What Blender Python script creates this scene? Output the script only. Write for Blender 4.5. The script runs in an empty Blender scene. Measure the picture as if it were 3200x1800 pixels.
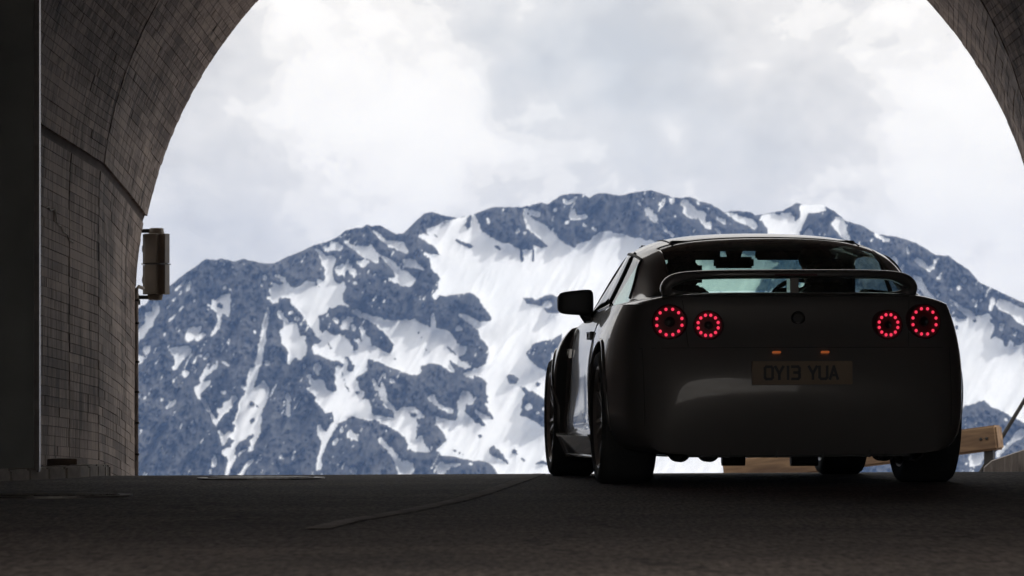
import bpy, bmesh, math, random
import numpy as np
from mathutils import Vector, Matrix
from mathutils.bvhtree import BVHTree

random.seed(7)
rng = np.random.default_rng(11)
SC = bpy.context.scene
COL = SC.collection

# ------------------------------------------------------------------ camera
CAMZ = 0.355
cam_d = bpy.data.cameras.new("camera")
cam = bpy.data.objects.new("camera", cam_d)
COL.objects.link(cam)
cam.location = (0, 0, CAMZ)
cam.rotation_euler = (math.radians(90), 0, 0)
cam_d.sensor_width = 36.0
cam_d.lens = 135.0
cam_d.shift_y = 0.1256
cam_d.clip_start = 0.1
cam_d.clip_end = 30000
cam_d.dof.use_dof = True
cam_d.dof.focus_distance = 20.3
cam_d.dof.aperture_fstop = 12.0
SC.camera = cam

# ------------------------------------------------------------------ world
SUN_EL, SUN_AZ = math.radians(46), math.radians(97)     # azimuth clockwise from +Y
W = bpy.data.worlds.new("World")
SC.world = W
W.use_nodes = True
wn, wl = W.node_tree.nodes, W.node_tree.links
wn.clear()
w_out = wn.new("ShaderNodeOutputWorld")
sky = wn.new("ShaderNodeTexSky")
sky.sky_type = 'NISHITA'
sky.sun_disc = False
sky.sun_elevation = SUN_EL
sky.sun_rotation = SUN_AZ
sky.altitude = 2700
bg_sky = wn.new("ShaderNodeBackground")
bg_sky.inputs[1].default_value = 0.11
wl.new(sky.outputs[0], bg_sky.inputs[0])
wtc = wn.new("ShaderNodeTexCoord")
wmap = wn.new("ShaderNodeMapping")
wmap.inputs["Location"].default_value = (1.37, 0.2, 0.42)
wmap.inputs["Scale"].default_value = (1.0, 1.0, 1.25)
wl.new(wtc.outputs["Generated"], wmap.inputs[0])
wbig = wn.new("ShaderNodeTexNoise")
wbig.inputs["Scale"].default_value = 18.0
wbig.inputs["Detail"].default_value = 8.0
wbig.inputs["Roughness"].default_value = 0.56
wbig.inputs["Distortion"].default_value = 0.15
wl.new(wmap.outputs[0], wbig.inputs["Vector"])
wramp = wn.new("ShaderNodeValToRGB")
wramp.color_ramp.elements[0].position = 0.33
wramp.color_ramp.elements[0].color = (0.82, 0.795, 0.755, 1)
wramp.color_ramp.elements[1].position = 0.66
wramp.color_ramp.elements[1].color = (1.27, 1.22, 1.13, 1)
for pos_, c_ in ((0.41, (0.91, 0.885, 0.84)), (0.48, (0.99, 0.955, 0.90)), (0.505, (1.02, 0.985, 0.925)), (0.515, (1.115, 1.07, 0.995)), (0.555, (1.14, 1.095, 1.02)), (0.567, (1.21, 1.16, 1.08))):
    e = wramp.color_ramp.elements.new(pos_)
    e.color = (*c_, 1)
wvd = wn.new("ShaderNodeTexNoise")
wvd.inputs["Scale"].default_value = 46.0
wvd.inputs["Detail"].default_value = 4.0
wvd.inputs["Roughness"].default_value = 0.5
wl.new(wmap.outputs[0], wvd.inputs["Vector"])
wb1 = wn.new("ShaderNodeMath"); wb1.operation = 'SUBTRACT'; wb1.inputs[1].default_value = 0.5
wl.new(wvd.outputs[0], wb1.inputs[0])
wb2 = wn.new("ShaderNodeMath"); wb2.operation = 'ABSOLUTE'
wl.new(wb1.outputs[0], wb2.inputs[0])
wbm = wn.new("ShaderNodeMath"); wbm.operation = 'MULTIPLY_ADD'
wl.new(wb2.outputs[0], wbm.inputs[0])
wbm.inputs[1].default_value = 0.42
wbm.inputs[2].default_value = -0.015
wbs = wn.new("ShaderNodeMath"); wbs.operation = 'ADD'
wl.new(wbig.outputs[0], wbs.inputs[0]); wl.new(wbm.outputs[0], wbs.inputs[1])
wl.new(wbs.outputs[0], wramp.inputs[0])
bg_cl = wn.new("ShaderNodeBackground")
bg_cl.inputs[1].default_value = 1.0
wl.new(wramp.outputs[0], bg_cl.inputs[0])
wgap = wn.new("ShaderNodeTexNoise")
wgap.inputs["Scale"].default_value = 9.0
wgap.inputs["Detail"].default_value = 6.0
wl.new(wmap.outputs[0], wgap.inputs["Vector"])
wgr = wn.new("ShaderNodeMapRange")
wgr.inputs[1].default_value = 0.26
wgr.inputs[2].default_value = 0.42
wgr.inputs[3].default_value = 0.8
wgr.inputs[4].default_value = 1.0
wl.new(wgap.outputs[0], wgr.inputs[0])
w_mix = wn.new("ShaderNodeMixShader")
wl.new(wgr.outputs[0], w_mix.inputs[0])
wl.new(bg_sky.outputs[0], w_mix.inputs[1])
wl.new(bg_cl.outputs[0], w_mix.inputs[2])
wl.new(w_mix.outputs[0], w_out.inputs[0])

# ------------------------------------------------------------------ sun
sd = bpy.data.lights.new("sun", 'SUN')
sd.energy = 2.0
sd.angle = math.radians(3.0)
sd.color = (1.0, 0.96, 0.90)
sun = bpy.data.objects.new("sun", sd)
COL.objects.link(sun)
sdir = Vector((math.sin(SUN_AZ) * math.cos(SUN_EL), math.cos(SUN_AZ) * math.cos(SUN_EL), math.sin(SUN_EL)))
sun.rotation_euler = sdir.to_track_quat('Z', 'Y').to_euler()
sun.location = (0, 0, 60)

# ------------------------------------------------------------------ render
SC.view_settings.view_transform = 'Standard'
SC.view_settings.look = 'None'
SC.view_settings.exposure = 0.0
SC.view_settings.gamma = 1.0
SC.render.engine = 'CYCLES'
SC.cycles.use_denoising = True
SC.cycles.max_bounces = 12
SC.cycles.diffuse_bounces = 6
SC.cycles.glossy_bounces = 6
SC.cycles.transmission_bounces = 8
SC.cycles.transparent_max_bounces = 24
SC.cycles.volume_bounces = 1
SC.cycles.sample_clamp_indirect = 4.0

# ------------------------------------------------------------------ helpers
def link(o, parent=None):
    COL.objects.link(o)
    if parent is not None:
        o.parent = parent
    return o

def mesh_obj(name, verts, faces, mats, parent=None, smooth=False, midx=None):
    me = bpy.data.meshes.new(name)
    me.from_pydata([tuple(v) for v in verts], [], [tuple(f) for f in faces])
    for m in (mats if isinstance(mats, (list, tuple)) else [mats]):
        me.materials.append(m)
    if midx is not None:
        me.polygons.foreach_set("material_index", midx)
    if smooth:
        me.polygons.foreach_set("use_smooth", [True] * len(me.polygons))
    me.update()
    return link(bpy.data.objects.new(name, me), parent)

def bm_obj(name, bm, mat, parent=None, smooth=False, bevel=0.0, seg=2):
    if bevel > 0:
        bmesh.ops.bevel(bm, geom=bm.edges[:], offset=bevel, segments=seg, affect='EDGES', clamp_overlap=True)
    bmesh.ops.recalc_face_normals(bm, faces=bm.faces[:])
    me = bpy.data.meshes.new(name)
    bm.to_mesh(me)
    bm.free()
    for m in (mat if isinstance(mat, (list, tuple)) else [mat]):
        me.materials.append(m)
    if smooth:
        me.polygons.foreach_set("use_smooth", [True] * len(me.polygons))
    return link(bpy.data.objects.new(name, me), parent)

def thing(name, label, cat, loc=(0, 0, 0), rot=(0, 0, 0), group=None):
    o = bpy.data.objects.new(name, None)
    o.empty_display_size = 0.2
    o.location = loc
    o.rotation_euler = rot
    COL.objects.link(o)
    return tag(o, label, cat, group)

def tag(o, label, cat, group=None):
    o["label"] = label
    o["category"] = cat
    if group:
        o["group"] = group
    return o

def box(bm, x0, x1, y0, y1, z0, z1, mat=None):
    r = bmesh.ops.create_cube(bm, size=1.0)
    m = Matrix.Translation(((x0 + x1) / 2, (y0 + y1) / 2, (z0 + z1) / 2)) @ Matrix.Diagonal((x1 - x0, y1 - y0, z1 - z0, 1))
    if mat is not None:
        m = mat @ m
    bmesh.ops.transform(bm, matrix=m, verts=r['verts'])
    return r['verts']

def tube(bm, pts, rad, seg=10, cap=True):
    """round tube along a polyline; rad a number or a list"""
    pts = [Vector(p) for p in pts]
    n = len(pts)
    rads = rad if isinstance(rad, (list, tuple)) else [rad] * n
    rings = []
    up = None
    for i, p in enumerate(pts):
        t = (pts[min(i + 1, n - 1)] - pts[max(i - 1, 0)]).normalized()
        if up is None:
            up = Vector((0, 0, 1)) if abs(t.z) < 0.9 else Vector((1, 0, 0))
        a = t.cross(up)
        a.normalize()
        b = t.cross(a).normalized()
        up = -b if b.dot(up) < 0 else b
        rings.append([bm.verts.new(p + rads[i] * (math.cos(q) * a + math.sin(q) * b))
                      for q in [2 * math.pi * k / seg for k in range(seg)]])
    for i in range(n - 1):
        for k in range(seg):
            bm.faces.new((rings[i][k], rings[i][(k + 1) % seg], rings[i + 1][(k + 1) % seg], rings[i + 1][k]))
    if cap:
        bm.faces.new(rings[0][::-1])
        bm.faces.new(rings[-1])

def lathe(bm, prof, seg=32, axis='X', mat=None):
    """revolve (r, a) pairs about an axis; a runs along it"""
    rings = []
    for r, a in prof:
        ring = []
        for k in range(seg):
            q = 2 * math.pi * k / seg
            v = (a, r * math.cos(q), r * math.sin(q)) if axis == 'X' else (
                (r * math.cos(q), a, r * math.sin(q)) if axis == 'Y' else (r * math.cos(q), r * math.sin(q), a))
            v = Vector(v)
            ring.append(bm.verts.new(mat @ v if mat is not None else v))
        rings.append(ring)
    for i in range(len(rings) - 1):
        for k in range(seg):
            bm.faces.new((rings[i][k], rings[i][(k + 1) % seg], rings[i + 1][(k + 1) % seg], rings[i + 1][k]))
    bm.faces.new(rings[0])
    bm.faces.new(rings[-1][::-1])

def freeze(o, name=None):
    """apply an object's modifiers to its mesh"""
    dg = bpy.context.evaluated_depsgraph_get()
    me = bpy.data.meshes.new_from_object(o.evaluated_get(dg))
    o.modifiers.clear()
    o.data = me
    return o

def vnoise(x, y, seed=0, octaves=4, gain=0.5):
    x = np.asarray(x, float)
    y = np.asarray(y, float)
    out = np.zeros_like(x)
    amp, tot = 1.0, 0.0
    for o in range(octaves):
        xi, yi = np.floor(x).astype(np.int64), np.floor(y).astype(np.int64)
        fx, fy = x - xi, y - yi
        fx, fy = fx * fx * (3 - 2 * fx), fy * fy * (3 - 2 * fy)
        def h(a, b):
            n = (a * 374761393 + b * 668265263 + (seed + o) * 982451653) & 0x7fffffff
            n = ((n ^ (n >> 13)) * 1274126177) & 0x7fffffff
            return ((n ^ (n >> 16)) & 0xffff) / 65535.0
        v = (h(xi, yi) * (1 - fx) + h(xi + 1, yi) * fx) * (1 - fy) + (h(xi, yi + 1) * (1 - fx) + h(xi + 1, yi + 1) * fx) * fy
        out += amp * (v * 2 - 1)
        tot += amp
        amp *= gain
        x, y = x * 2.03 + 17.1, y * 2.03 + 5.7
    return out / tot

# ------------------------------------------------------------------ materials
def new_mat(name):
    m = bpy.data.materials.new(name)
    m.use_nodes = True
    nt = m.node_tree
    return m, nt.nodes, nt.links, nt.nodes["Principled BSDF"]

def plain(name, col, rough=0.5, metal=0.0, coat=0.0, noise=0.0, nscale=8.0, spec=0.5, bump=0.0):
    m, n, l, p = new_mat(name)
    p.inputs["Roughness"].default_value = rough
    p.inputs["Metallic"].default_value = metal
    p.inputs["Coat Weight"].default_value = coat
    p.inputs["Coat Roughness"].default_value = 0.04
    p.inputs["Specular IOR Level"].default_value = spec
    p.inputs["Base Color"].default_value = (*col, 1)
    if noise > 0 or bump > 0:
        tc = n.new("ShaderNodeTexCoord")
        t = n.new("ShaderNodeTexNoise")
        t.inputs["Scale"].default_value = nscale
        t.inputs["Detail"].default_value = 6
        l.new(tc.outputs["Object"], t.inputs["Vector"])
        if noise > 0:
            r = n.new("ShaderNodeValToRGB")
            r.color_ramp.elements[0].position = 0.3
            r.color_ramp.elements[1].position = 0.7
            r.color_ramp.elements[0].color = (*[c * (1 - noise) for c in col], 1)
            r.color_ramp.elements[1].color = (*[min(1, c * (1 + noise)) for c in col], 1)
            l.new(t.outputs[0], r.inputs[0])
            l.new(r.outputs[0], p.inputs["Base Color"])
        if bump > 0:
            b = n.new("ShaderNodeBump")
            b.inputs["Strength"].default_value = bump
            b.inputs["Distance"].default_value = 0.01
            l.new(t.outputs[0], b.inputs["Height"])
            l.new(b.outputs[0], p.inputs["Normal"])
    return m

def emit(name, col, strength):
    m, n, l, p = new_mat(name)
    p.inputs["Base Color"].default_value = (*[c * 0.3 for c in col], 1)
    p.inputs["Emission Color"].default_value = (*col, 1)
    p.inputs["Emission Strength"].default_value = strength
    p.inputs["Roughness"].default_value = 0.3
    return m

def glass_mat(name, tint, refl=1.45):
    m = bpy.data.materials.new(name)
    m.use_nodes = True
    n, l = m.node_tree.nodes, m.node_tree.links
    n.clear()
    o = n.new("ShaderNodeOutputMaterial")
    tr = n.new("ShaderNodeBsdfTransparent")
    tr.inputs[0].default_value = (*tint, 1)
    gl = n.new("ShaderNodeBsdfGlossy")
    gl.inputs["Roughness"].default_value = 0.015
    fr = n.new("ShaderNodeFresnel")
    fr.inputs[0].default_value = refl
    ge = n.new("ShaderNodeNewGeometry")
    io = n.new("ShaderNodeMix")
    io.inputs[2].default_value = refl
    io.inputs[3].default_value = 1.0 / refl
    l.new(ge.outputs["Backfacing"], io.inputs[0])
    l.new(io.outputs[0], fr.inputs[0])
    mx = n.new("ShaderNodeMixShader")
    l.new(fr.outputs[0], mx.inputs[0])
    l.new(tr.outputs[0], mx.inputs[1])
    l.new(gl.outputs[0], mx.inputs[2])
    l.new(mx.outputs[0], o.inputs[0])
    return m

def concrete_mat(name, c_dark, c_light, use_tone=True):
    m, n, l, p = new_mat(name)
    p.inputs["Roughness"].default_value = 0.8
    geo = n.new("ShaderNodeNewGeometry")
    def noise(scale, detail, rough=0.55, loc=(0, 0, 0), dist=0.0):
        mp = n.new("ShaderNodeMapping")
        mp.inputs["Scale"].default_value = scale
        mp.inputs["Location"].default_value = loc
        l.new(geo.outputs["Position"], mp.inputs[0])
        t = n.new("ShaderNodeTexNoise")
        t.inputs["Scale"].default_value = 1.0
        t.inputs["Detail"].default_value = detail
        t.inputs["Roughness"].default_value = rough
        t.inputs["Distortion"].default_value = dist
        l.new(mp.outputs[0], t.inputs["Vector"])
        return t.outputs[0]
    def math_(op, a_, b_):
        q = n.new("ShaderNodeMath"); q.operation = op
        for i, v in enumerate((a_, b_)):
            if isinstance(v, (int, float)):
                q.inputs[i].default_value = v
            else:
                l.new(v, q.inputs[i])
        return q.outputs[0]
    def step(v, lo, hi):
        q = n.new("ShaderNodeMapRange"); q.inputs[1].default_value = lo; q.inputs[2].default_value = hi
        l.new(v, q.inputs[0])
        return q.outputs[0]
    def mixc(f, a_, col):
        q = n.new("ShaderNodeMixRGB")
        q.inputs[2].default_value = (*col, 1)
        l.new(f, q.inputs[0]); l.new(a_, q.inputs[1])
        return q.outputs[0]
    st = noise((22, 22, 1.5), 6, 0.65)            # fine vertical streaks
    gr = noise((1.3, 1.3, 1.3), 6, 0.6)           # broad patches
    src = math_('ADD', math_('MULTIPLY', st, 0.55), math_('MULTIPLY', gr, 0.45))
    if use_tone:
        at = n.new("ShaderNodeAttribute")
        at.attribute_name = "tone"
        src = math_('ADD', src, at.outputs["Fac"])
    r = n.new("ShaderNodeValToRGB")
    r.color_ramp.elements[0].position = 0.42
    r.color_ramp.elements[0].color = (*c_dark, 1)
    r.color_ramp.elements[1].position = 0.58
    r.color_ramp.elements[1].color = (*c_light, 1)
    l.new(src, r.inputs[0])
    c = r.outputs[0]
    dk = [v * 0.38 for v in c_dark]
    runs = math_('MULTIPLY', step(noise((11, 11, 0.9), 4, 0.65, (3.1, 1.7, 0.4)), 0.49, 0.63), step(noise((0.9, 0.9, 1.6), 3, 0.5, (5, 2, 1)), 0.42, 0.58))
    c = mixc(runs, c, dk)                          # water runs
    c = mixc(step(noise((34, 34, 9), 2, 0.5, (1, 7, 2)), 0.70, 0.74), c, [v * 0.5 for v in dk])   # pits
    c = mixc(math_('MULTIPLY', step(noise((17, 17, 1.4), 4, 0.6, (8, 3, 5)), 0.60, 0.72), 0.6), c, [min(1, v * 1.35) for v in c_light])
    l.new(c, p.inputs["Base Color"])
    b = n.new("ShaderNodeBump")
    b.inputs["Strength"].default_value = 0.6
    b.inputs["Distance"].default_value = 0.012
    l.new(st, b.inputs["Height"])
    l.new(b.outputs[0], p.inputs["Normal"])
    return m

M_CONC = concrete_mat("board_concrete", (0.115, 0.082, 0.070), (0.50, 0.405, 0.35))
M_CONC2 = concrete_mat("rough_concrete", (0.11, 0.095, 0.088), (0.24, 0.215, 0.20), False)
M_JOINT = plain("joint_concrete", (0.115, 0.088, 0.077), 0.9, noise=0.3)
M_STEEL_DK = plain("dark_steel", (0.045, 0.043, 0.042), 0.45, 0.6, noise=0.25)
M_STEEL = plain("galvanised_steel", (0.17, 0.155, 0.15), 0.4, 0.8, noise=0.2, nscale=20)
M_GATE = plain("gate_steel", (0.38, 0.40, 0.39), 0.6, 0.0, noise=0.15, nscale=3)
M_SIGNAL = plain("signal_housing", (0.19, 0.155, 0.12), 0.38, noise=0.15)
M_BLACK = plain("black_plastic", (0.06, 0.06, 0.06), 0.5)
M_RUBBER = plain("tyre_rubber", (0.07, 0.07, 0.07), 0.75, bump=0.2, nscale=60)
M_PAINT = plain("car_paint", (0.175, 0.165, 0.16), 0.42, 0.25, coat=0.85)
M_PAINT.node_tree.nodes["Principled BSDF"].inputs["Coat Roughness"].default_value = 0.045
M_RIM = plain("rim_metal", (0.58, 0.55, 0.53), 0.35, 0.6)
M_CHROME = plain("chrome", (0.55, 0.54, 0.53), 0.12, 1.0)
M_INT = plain("cabin_trim", (0.03, 0.028, 0.027), 0.7, noise=0.2)
M_GLASS = glass_mat("windscreen_glass", (0.62, 0.82, 0.74))
M_GLASS_R = glass_mat("rear_glass", (0.76, 0.86, 0.80))
M_GLASS_S = glass_mat("side_glass", (0.55, 0.66, 0.64))
M_LENS = glass_mat("lamp_lens", (0.35, 0.05, 0.05))
M_LED = emit("tail_led", (1.0, 0.045, 0.105), 1.0)
M_LEDOFF = plain("lamp_bowl", (0.10, 0.028, 0.03), 0.55, coat=0.0)
M_PLATE = plain("plate_yellow", (0.28, 0.205, 0.14), 0.5, noise=0.1)
M_PLATE_L = emit("plate_lamp", (1.0, 0.26, 0.07), 0.2)

# ================================================================== SETTING
def road_z(x, y):
    z = 0.0045 * (max(-3.4, min(5.0, x)) - 0.2)
    if y > 28.2:
        return z - 0.0055 * 25.0 - 0.055 * (y - 28.2)
    if y > 23.2:
        return z - 0.0055 * (y - 23.2) ** 2
    return z

def sheet(name, xs, ys, zf, mat, smooth=True):
    V = [(x, y, zf(x, y)) for y in ys for x in xs]
    nx = len(xs)
    F = [(j * nx + i, j * nx + i + 1, (j + 1) * nx + i + 1, (j + 1) * nx + i) for j in range(len(ys) - 1) for i in range(nx - 1)]
    o = mesh_obj(name, V, F, mat, smooth=smooth)
    o["kind"] = "structure"
    return o

# ---- asphalt
M_ASPH, n, l, p = new_mat("asphalt")
p.inputs["Roughness"].default_value = 0.82
p.inputs["Specular IOR Level"].default_value = 0.35
geo = n.new("ShaderNodeNewGeometry")
amp = n.new("ShaderNodeMapping"); amp.inputs["Scale"].default_value = (1.0, 0.16, 1.0)
l.new(geo.outputs["Position"], amp.inputs[0])
t1 = n.new("ShaderNodeTexNoise"); t1.inputs["Scale"].default_value = 48; t1.inputs["Detail"].default_value = 5; t1.inputs["Roughness"].default_value = 0.7
t2 = n.new("ShaderNodeTexNoise"); t2.inputs["Scale"].default_value = 0.9; t2.inputs["Detail"].default_value = 6
t3 = n.new("ShaderNodeTexVoronoi"); t3.inputs["Scale"].default_value = 55
l.new(amp.outputs[0], t1.inputs["Vector"]); l.new(amp.outputs[0], t3.inputs["Vector"])
l.new(geo.outputs["Position"], t2.inputs["Vector"])
r1 = n.new("ShaderNodeValToRGB")
r1.color_ramp.elements[0].position = 0.35; r1.color_ramp.elements[0].color = (0.040, 0.031, 0.027, 1)
r1.color_ramp.elements[1].position = 0.72; r1.color_ramp.elements[1].color = (0.26, 0.215, 0.195, 1)
l.new(t1.outputs[0], r1.inputs[0])
r2 = n.new("ShaderNodeValToRGB")
r2.color_ramp.elements[0].position = 0.3; r2.color_ramp.elements[0].color = (0.55, 0.55, 0.55, 1)
r2.color_ramp.elements[1].position = 0.7; r2.color_ramp.elements[1].color = (1.1, 1.08, 1.05, 1)
l.new(t2.outputs[0], r2.inputs[0])
mm = n.new("ShaderNodeMixRGB"); mm.blend_type = 'MULTIPLY'; mm.inputs[0].default_value = 1
l.new(r1.outputs[0], mm.inputs[1]); l.new(r2.outputs[0], mm.inputs[2])
vc = n.new("ShaderNodeTexVoronoi"); vc.feature = 'DISTANCE_TO_EDGE'; vc.inputs["Scale"].default_value = 0.55
vd = n.new("ShaderNodeVectorMath"); vd.operation = 'MULTIPLY_ADD'; vd.inputs[1].default_value = (0.5, 0.5, 0.5)
td = n.new("ShaderNodeTexNoise"); td.inputs["Scale"].default_value = 2.2; td.inputs["Detail"].default_value = 4
l.new(geo.outputs["Position"], td.inputs["Vector"]); l.new(td.outputs["Color"], vd.inputs[0]); l.new(geo.outputs["Position"], vd.inputs[2]); l.new(vd.outputs[0], vc.inputs["Vector"])
cm = n.new("ShaderNodeMapRange"); cm.inputs[1].default_value = 0.004; cm.inputs[2].default_value = 0.012; cm.inputs[3].default_value = 0.35; cm.inputs[4].default_value = 1.0
l.new(vc.outputs["Distance"], cm.inputs[0])
mc = n.new("ShaderNodeMixRGB"); mc.blend_type = 'MULTIPLY'; mc.inputs[0].default_value = 0.8
l.new(mm.outputs[0], mc.inputs[1]); l.new(cm.outputs[0], mc.inputs[2])
l.new(mc.outputs[0], p.inputs["Base Color"])
bp = n.new("ShaderNodeBump"); bp.inputs["Strength"].default_value = 0.9; bp.inputs["Distance"].default_value = 0.008
l.new(t3.outputs[0], bp.inputs["Height"]); l.new(bp.outputs[0], p.inputs["Normal"])

ys = [-60, -30, -10, 0, 6, 12, 16, 20] + [22 + 0.25 * k for k in range(25)] + [29, 31, 34, 40, 46, 54]
road = sheet("road", [-6, -4.5, -3.4, -2, 0, 1, 2, 3.4, 5, 6.5], ys, road_z, M_ASPH)

# ---- worn paint stripe on the road
M_STRIPE = plain("worn_road_paint", (0.23, 0.195, 0.175), 0.85, noise=0.55, nscale=9)
line = [(0.17, 23.9), (0.14, 23.2), (0.05, 21.4), (-0.04, 19.6), (-0.13, 17.8), (-0.25, 16.0), (-0.40, 14.4), (-0.56, 13.1), (-0.62, 12.2)]
V, F = [], []
for i, (x, y) in enumerate(line):
    w = 0.042
    V += [(x - w, y, road_z(x - w, y) + 0.004), (x + w, y, road_z(x + w, y) + 0.004)]
    if i:
        F.append((2 * i - 2, 2 * i - 1, 2 * i + 1, 2 * i))
o = mesh_obj("road_marking", V, F, M_STRIPE, road)

# ---- ground sheet down into the valley
def ground_z(x, y):
    pts = [(-400, -1.1), (29, -1.1), (34, -1.4), (45, -3.2), (80, -14), (300, -95), (1000, -235), (2500, -262), (9000, -262)]
    for (a, za), (b, zb) in zip(pts, pts[1:]):
        if y <= b:
            return za + (zb - za) * (y - a) / (b - a)
    return -262
M_SOIL = plain("alpine_ground", (0.16, 0.14, 0.12), 0.9, noise=0.35, nscale=0.4)
gxs = [-5000, -2500, -1200, -600, -300, -120, -50, -20, -8, 0, 8, 20, 50, 120, 300, 600, 1200, 2500, 5000]
gys = [-300, -100, -30, 0, 20, 29, 31, 34, 38, 45, 55, 80, 120, 200, 300, 500, 1000, 1700, 2500, 4500, 5100]
sheet("ground", gxs, gys, ground_z, M_SOIL)

# ---- unseen slopes added behind the tunnel to block reflections and bounce fill light
def fill_slope_z(x, y):
    h = max(0.0, abs(x - 0.5) - 6.5) * 0.85 + max(0.0, -38 - y) * 0.7
    return -1.0 + h + 0.9 * float(vnoise(x * 0.13 + 3, y * 0.13, 41, 4)) * min(1, h / 3)
M_FILL_SLOPE = plain("fill_slope_pale", (0.47, 0.46, 0.45), 0.9, noise=0.35, nscale=0.12)
sheet("fill_slope", [-90, -70, -55, -42, -32, -24, -18, -13, -9.5, -7, -6, 0.5, 7, 8, 10.5, 14, 19, 25, 33, 43, 56, 71, 91],
      [-110, -90, -72, -58, -48, -42, -38, -32, -26, -20, -14, -8, -2, 3, 6.0], fill_slope_z, M_FILL_SLOPE)

# ---- walkway and kerb stones along the left wall
kl = [(-3.4, 19.6), (-2.93, 21.8), (-2.62, 23.2), (-2.56, 24.2), (-2.62, 25.0), (-2.80, 26.2)]
def kerb_at(s):
    for (x0, y0), (x1, y1) in zip(kl, kl[1:]):
        d = math.hypot(x1 - x0, y1 - y0)
        if s <= d:
            return Vector((x0 + (x1 - x0) * s / d, y0 + (y1 - y0) * s / d, 0)), math.atan2(y1 - y0, x1 - x0)
        s -= d
    return None, None
V, F = [], []
s = 0.0
while True:
    q, a = kerb_at(s)
    if q is None:
        break
    z = road_z(q.x, q.y)
    V += [(-4.2, q.y, z + 0.06), (q.x - 0.02, q.y, z + 0.06)]
    s += 0.4
F = [(2 * i, 2 * i + 1, 2 * i + 3, 2 * i + 2) for i in range(len(V) // 2 - 1)]
pave = mesh_obj("pavement", V, F, M_CONC2)
pave["kind"] = "structure"
M_KERB = plain("kerb_stone", (0.50, 0.455, 0.42), 0.85, noise=0.35, nscale=7, bump=0.4)
s = 0.05
while True:
    L = random.uniform(0.27, 0.36)
    q, a = kerb_at(s + L / 2)
    if q is None:
        break
    bm = bmesh.new()
    box(bm, -L / 2 + 0.008, L / 2 - 0.008, 0.0, 0.14, -0.08, 0.07 + random.uniform(-0.006, 0.006))
    o = bm_obj("kerb_stone", bm, M_KERB, pave, bevel=0.012)
    o.location = (q.x, q.y, road_z(q.x, q.y))
    o.rotation_euler = (0, random.uniform(-0.01, 0.01), a + random.uniform(-0.015, 0.015))
    s += L

# ---- the tunnel: horseshoe lining that flares towards the mouth
TUN0 = 7.6  # lining cut short: open rear end added out of view for fill light
KN = [(TUN0, 0.4, 3.75, 3.3, 1.86, 2.42), (20.0, 0.4, 3.75, 3.3, 1.86, 2.42), (24.6, 0.4, 3.43, 3.2, 1.86, 2.175),
      (26.5, 0.4, 3.26, 3.07, 1.77, 2.07), (28.2, 0.51, 3.40, 3.31, 1.50, 1.98), (30.0, 0.63, 3.58, 3.58, 1.20, 1.885)]
def ring(y):
    for k0, k1 in zip(KN, KN[1:]):
        if y <= k1[0]:
            f = (y - k0[0]) / (k1[0] - k0[0])
            return [a + (b - a) * f for a, b in zip(k0[1:], k1[1:])]
    return list(KN[-1][1:])
def tsurf(y, tau):
    """point on the lining: tau 0-1 left wall, 1-2 left arch, 2-3 right arch, 3-4 right wall"""
    cx, a, b, cz, zj = ring(y)
    side = -1 if tau <= 2 else 1
    t = tau if tau <= 2 else 4 - tau
    if t <= 1:
        zb = road_z(cx + side * a, y) - 0.12
        z = zb + (zj - zb) * t
        x = a if z <= cz else a * math.sqrt(max(0, 1 - ((z - cz) / b) ** 2))
    else:
        q0 = math.asin(max(0, (zj - cz) / b))
        q = q0 + (math.pi / 2 - q0) * (t - 1)
        x, z = a * math.cos(q), cz + b * math.sin(q)
    return Vector((cx + side * x, y, z))
def tnorm(y, tau):
    e = 0.004
    d1 = tsurf(y, min(4, tau + e)) - tsurf(y, max(0, tau - e))
    d2 = tsurf(min(30, y + 0.05), tau) - tsurf(y - 0.05, tau)
    nn = d1.cross(d2).normalized()
    c = Vector((0.45, y, 1.6)) - tsurf(y, tau)
    return nn if nn.dot(c) > 0 else -nn

tunnel = thing("tunnel", "dark board-marked concrete road tunnel arching over the car", "tunnel", (0.4, 30, 0))
tunnel.matrix_world = Matrix.Translation((0.4, 30, 0))
TINV = Vector((0.4, 30, 0))
taus = [4 * k / 160 for k in range(161)]
tys = [TUN0, 9, 12, 14, 17, 20, 22, 23.3, 24.6, 25.5, 26.5, 27.1, 27.7, 28.2, 28.8, 29.4, 30.0]
V, F = [], []
nt = len(taus)
for y in tys:
    for t in taus:
        V.append(tsurf(y, t) + (tnorm(y, t) * 0.020 if 1.004 < t < 2.996 else Vector()) - TINV)
for j in range(len(tys) - 1):
    for i in range(nt - 1):
        F.append((j * nt + i, j * nt + i + 1, (j + 1) * nt + i + 1, (j + 1) * nt + i))
base = len(V)
for y in (30.0, TUN0):
    for t in taus:
        q = tsurf(y, t)
        d = Vector((q.x - 0.4, 0, max(0, q.z - 1.2))).normalized()
        V.append(q + d * 0.6 - TINV)
last = (len(tys) - 1) * nt
for i in range(nt - 1):
    F.append((last + i, last + i + 1, base + i + 1, base + i))
    F.append((base + i, base + i + 1, base + nt + i + 1, base + nt + i))
    F.append((base + nt + i, base + nt + i + 1, i + 1, i))
lining = mesh_obj("lining", V, F, M_JOINT, tunnel, smooth=False)

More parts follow.
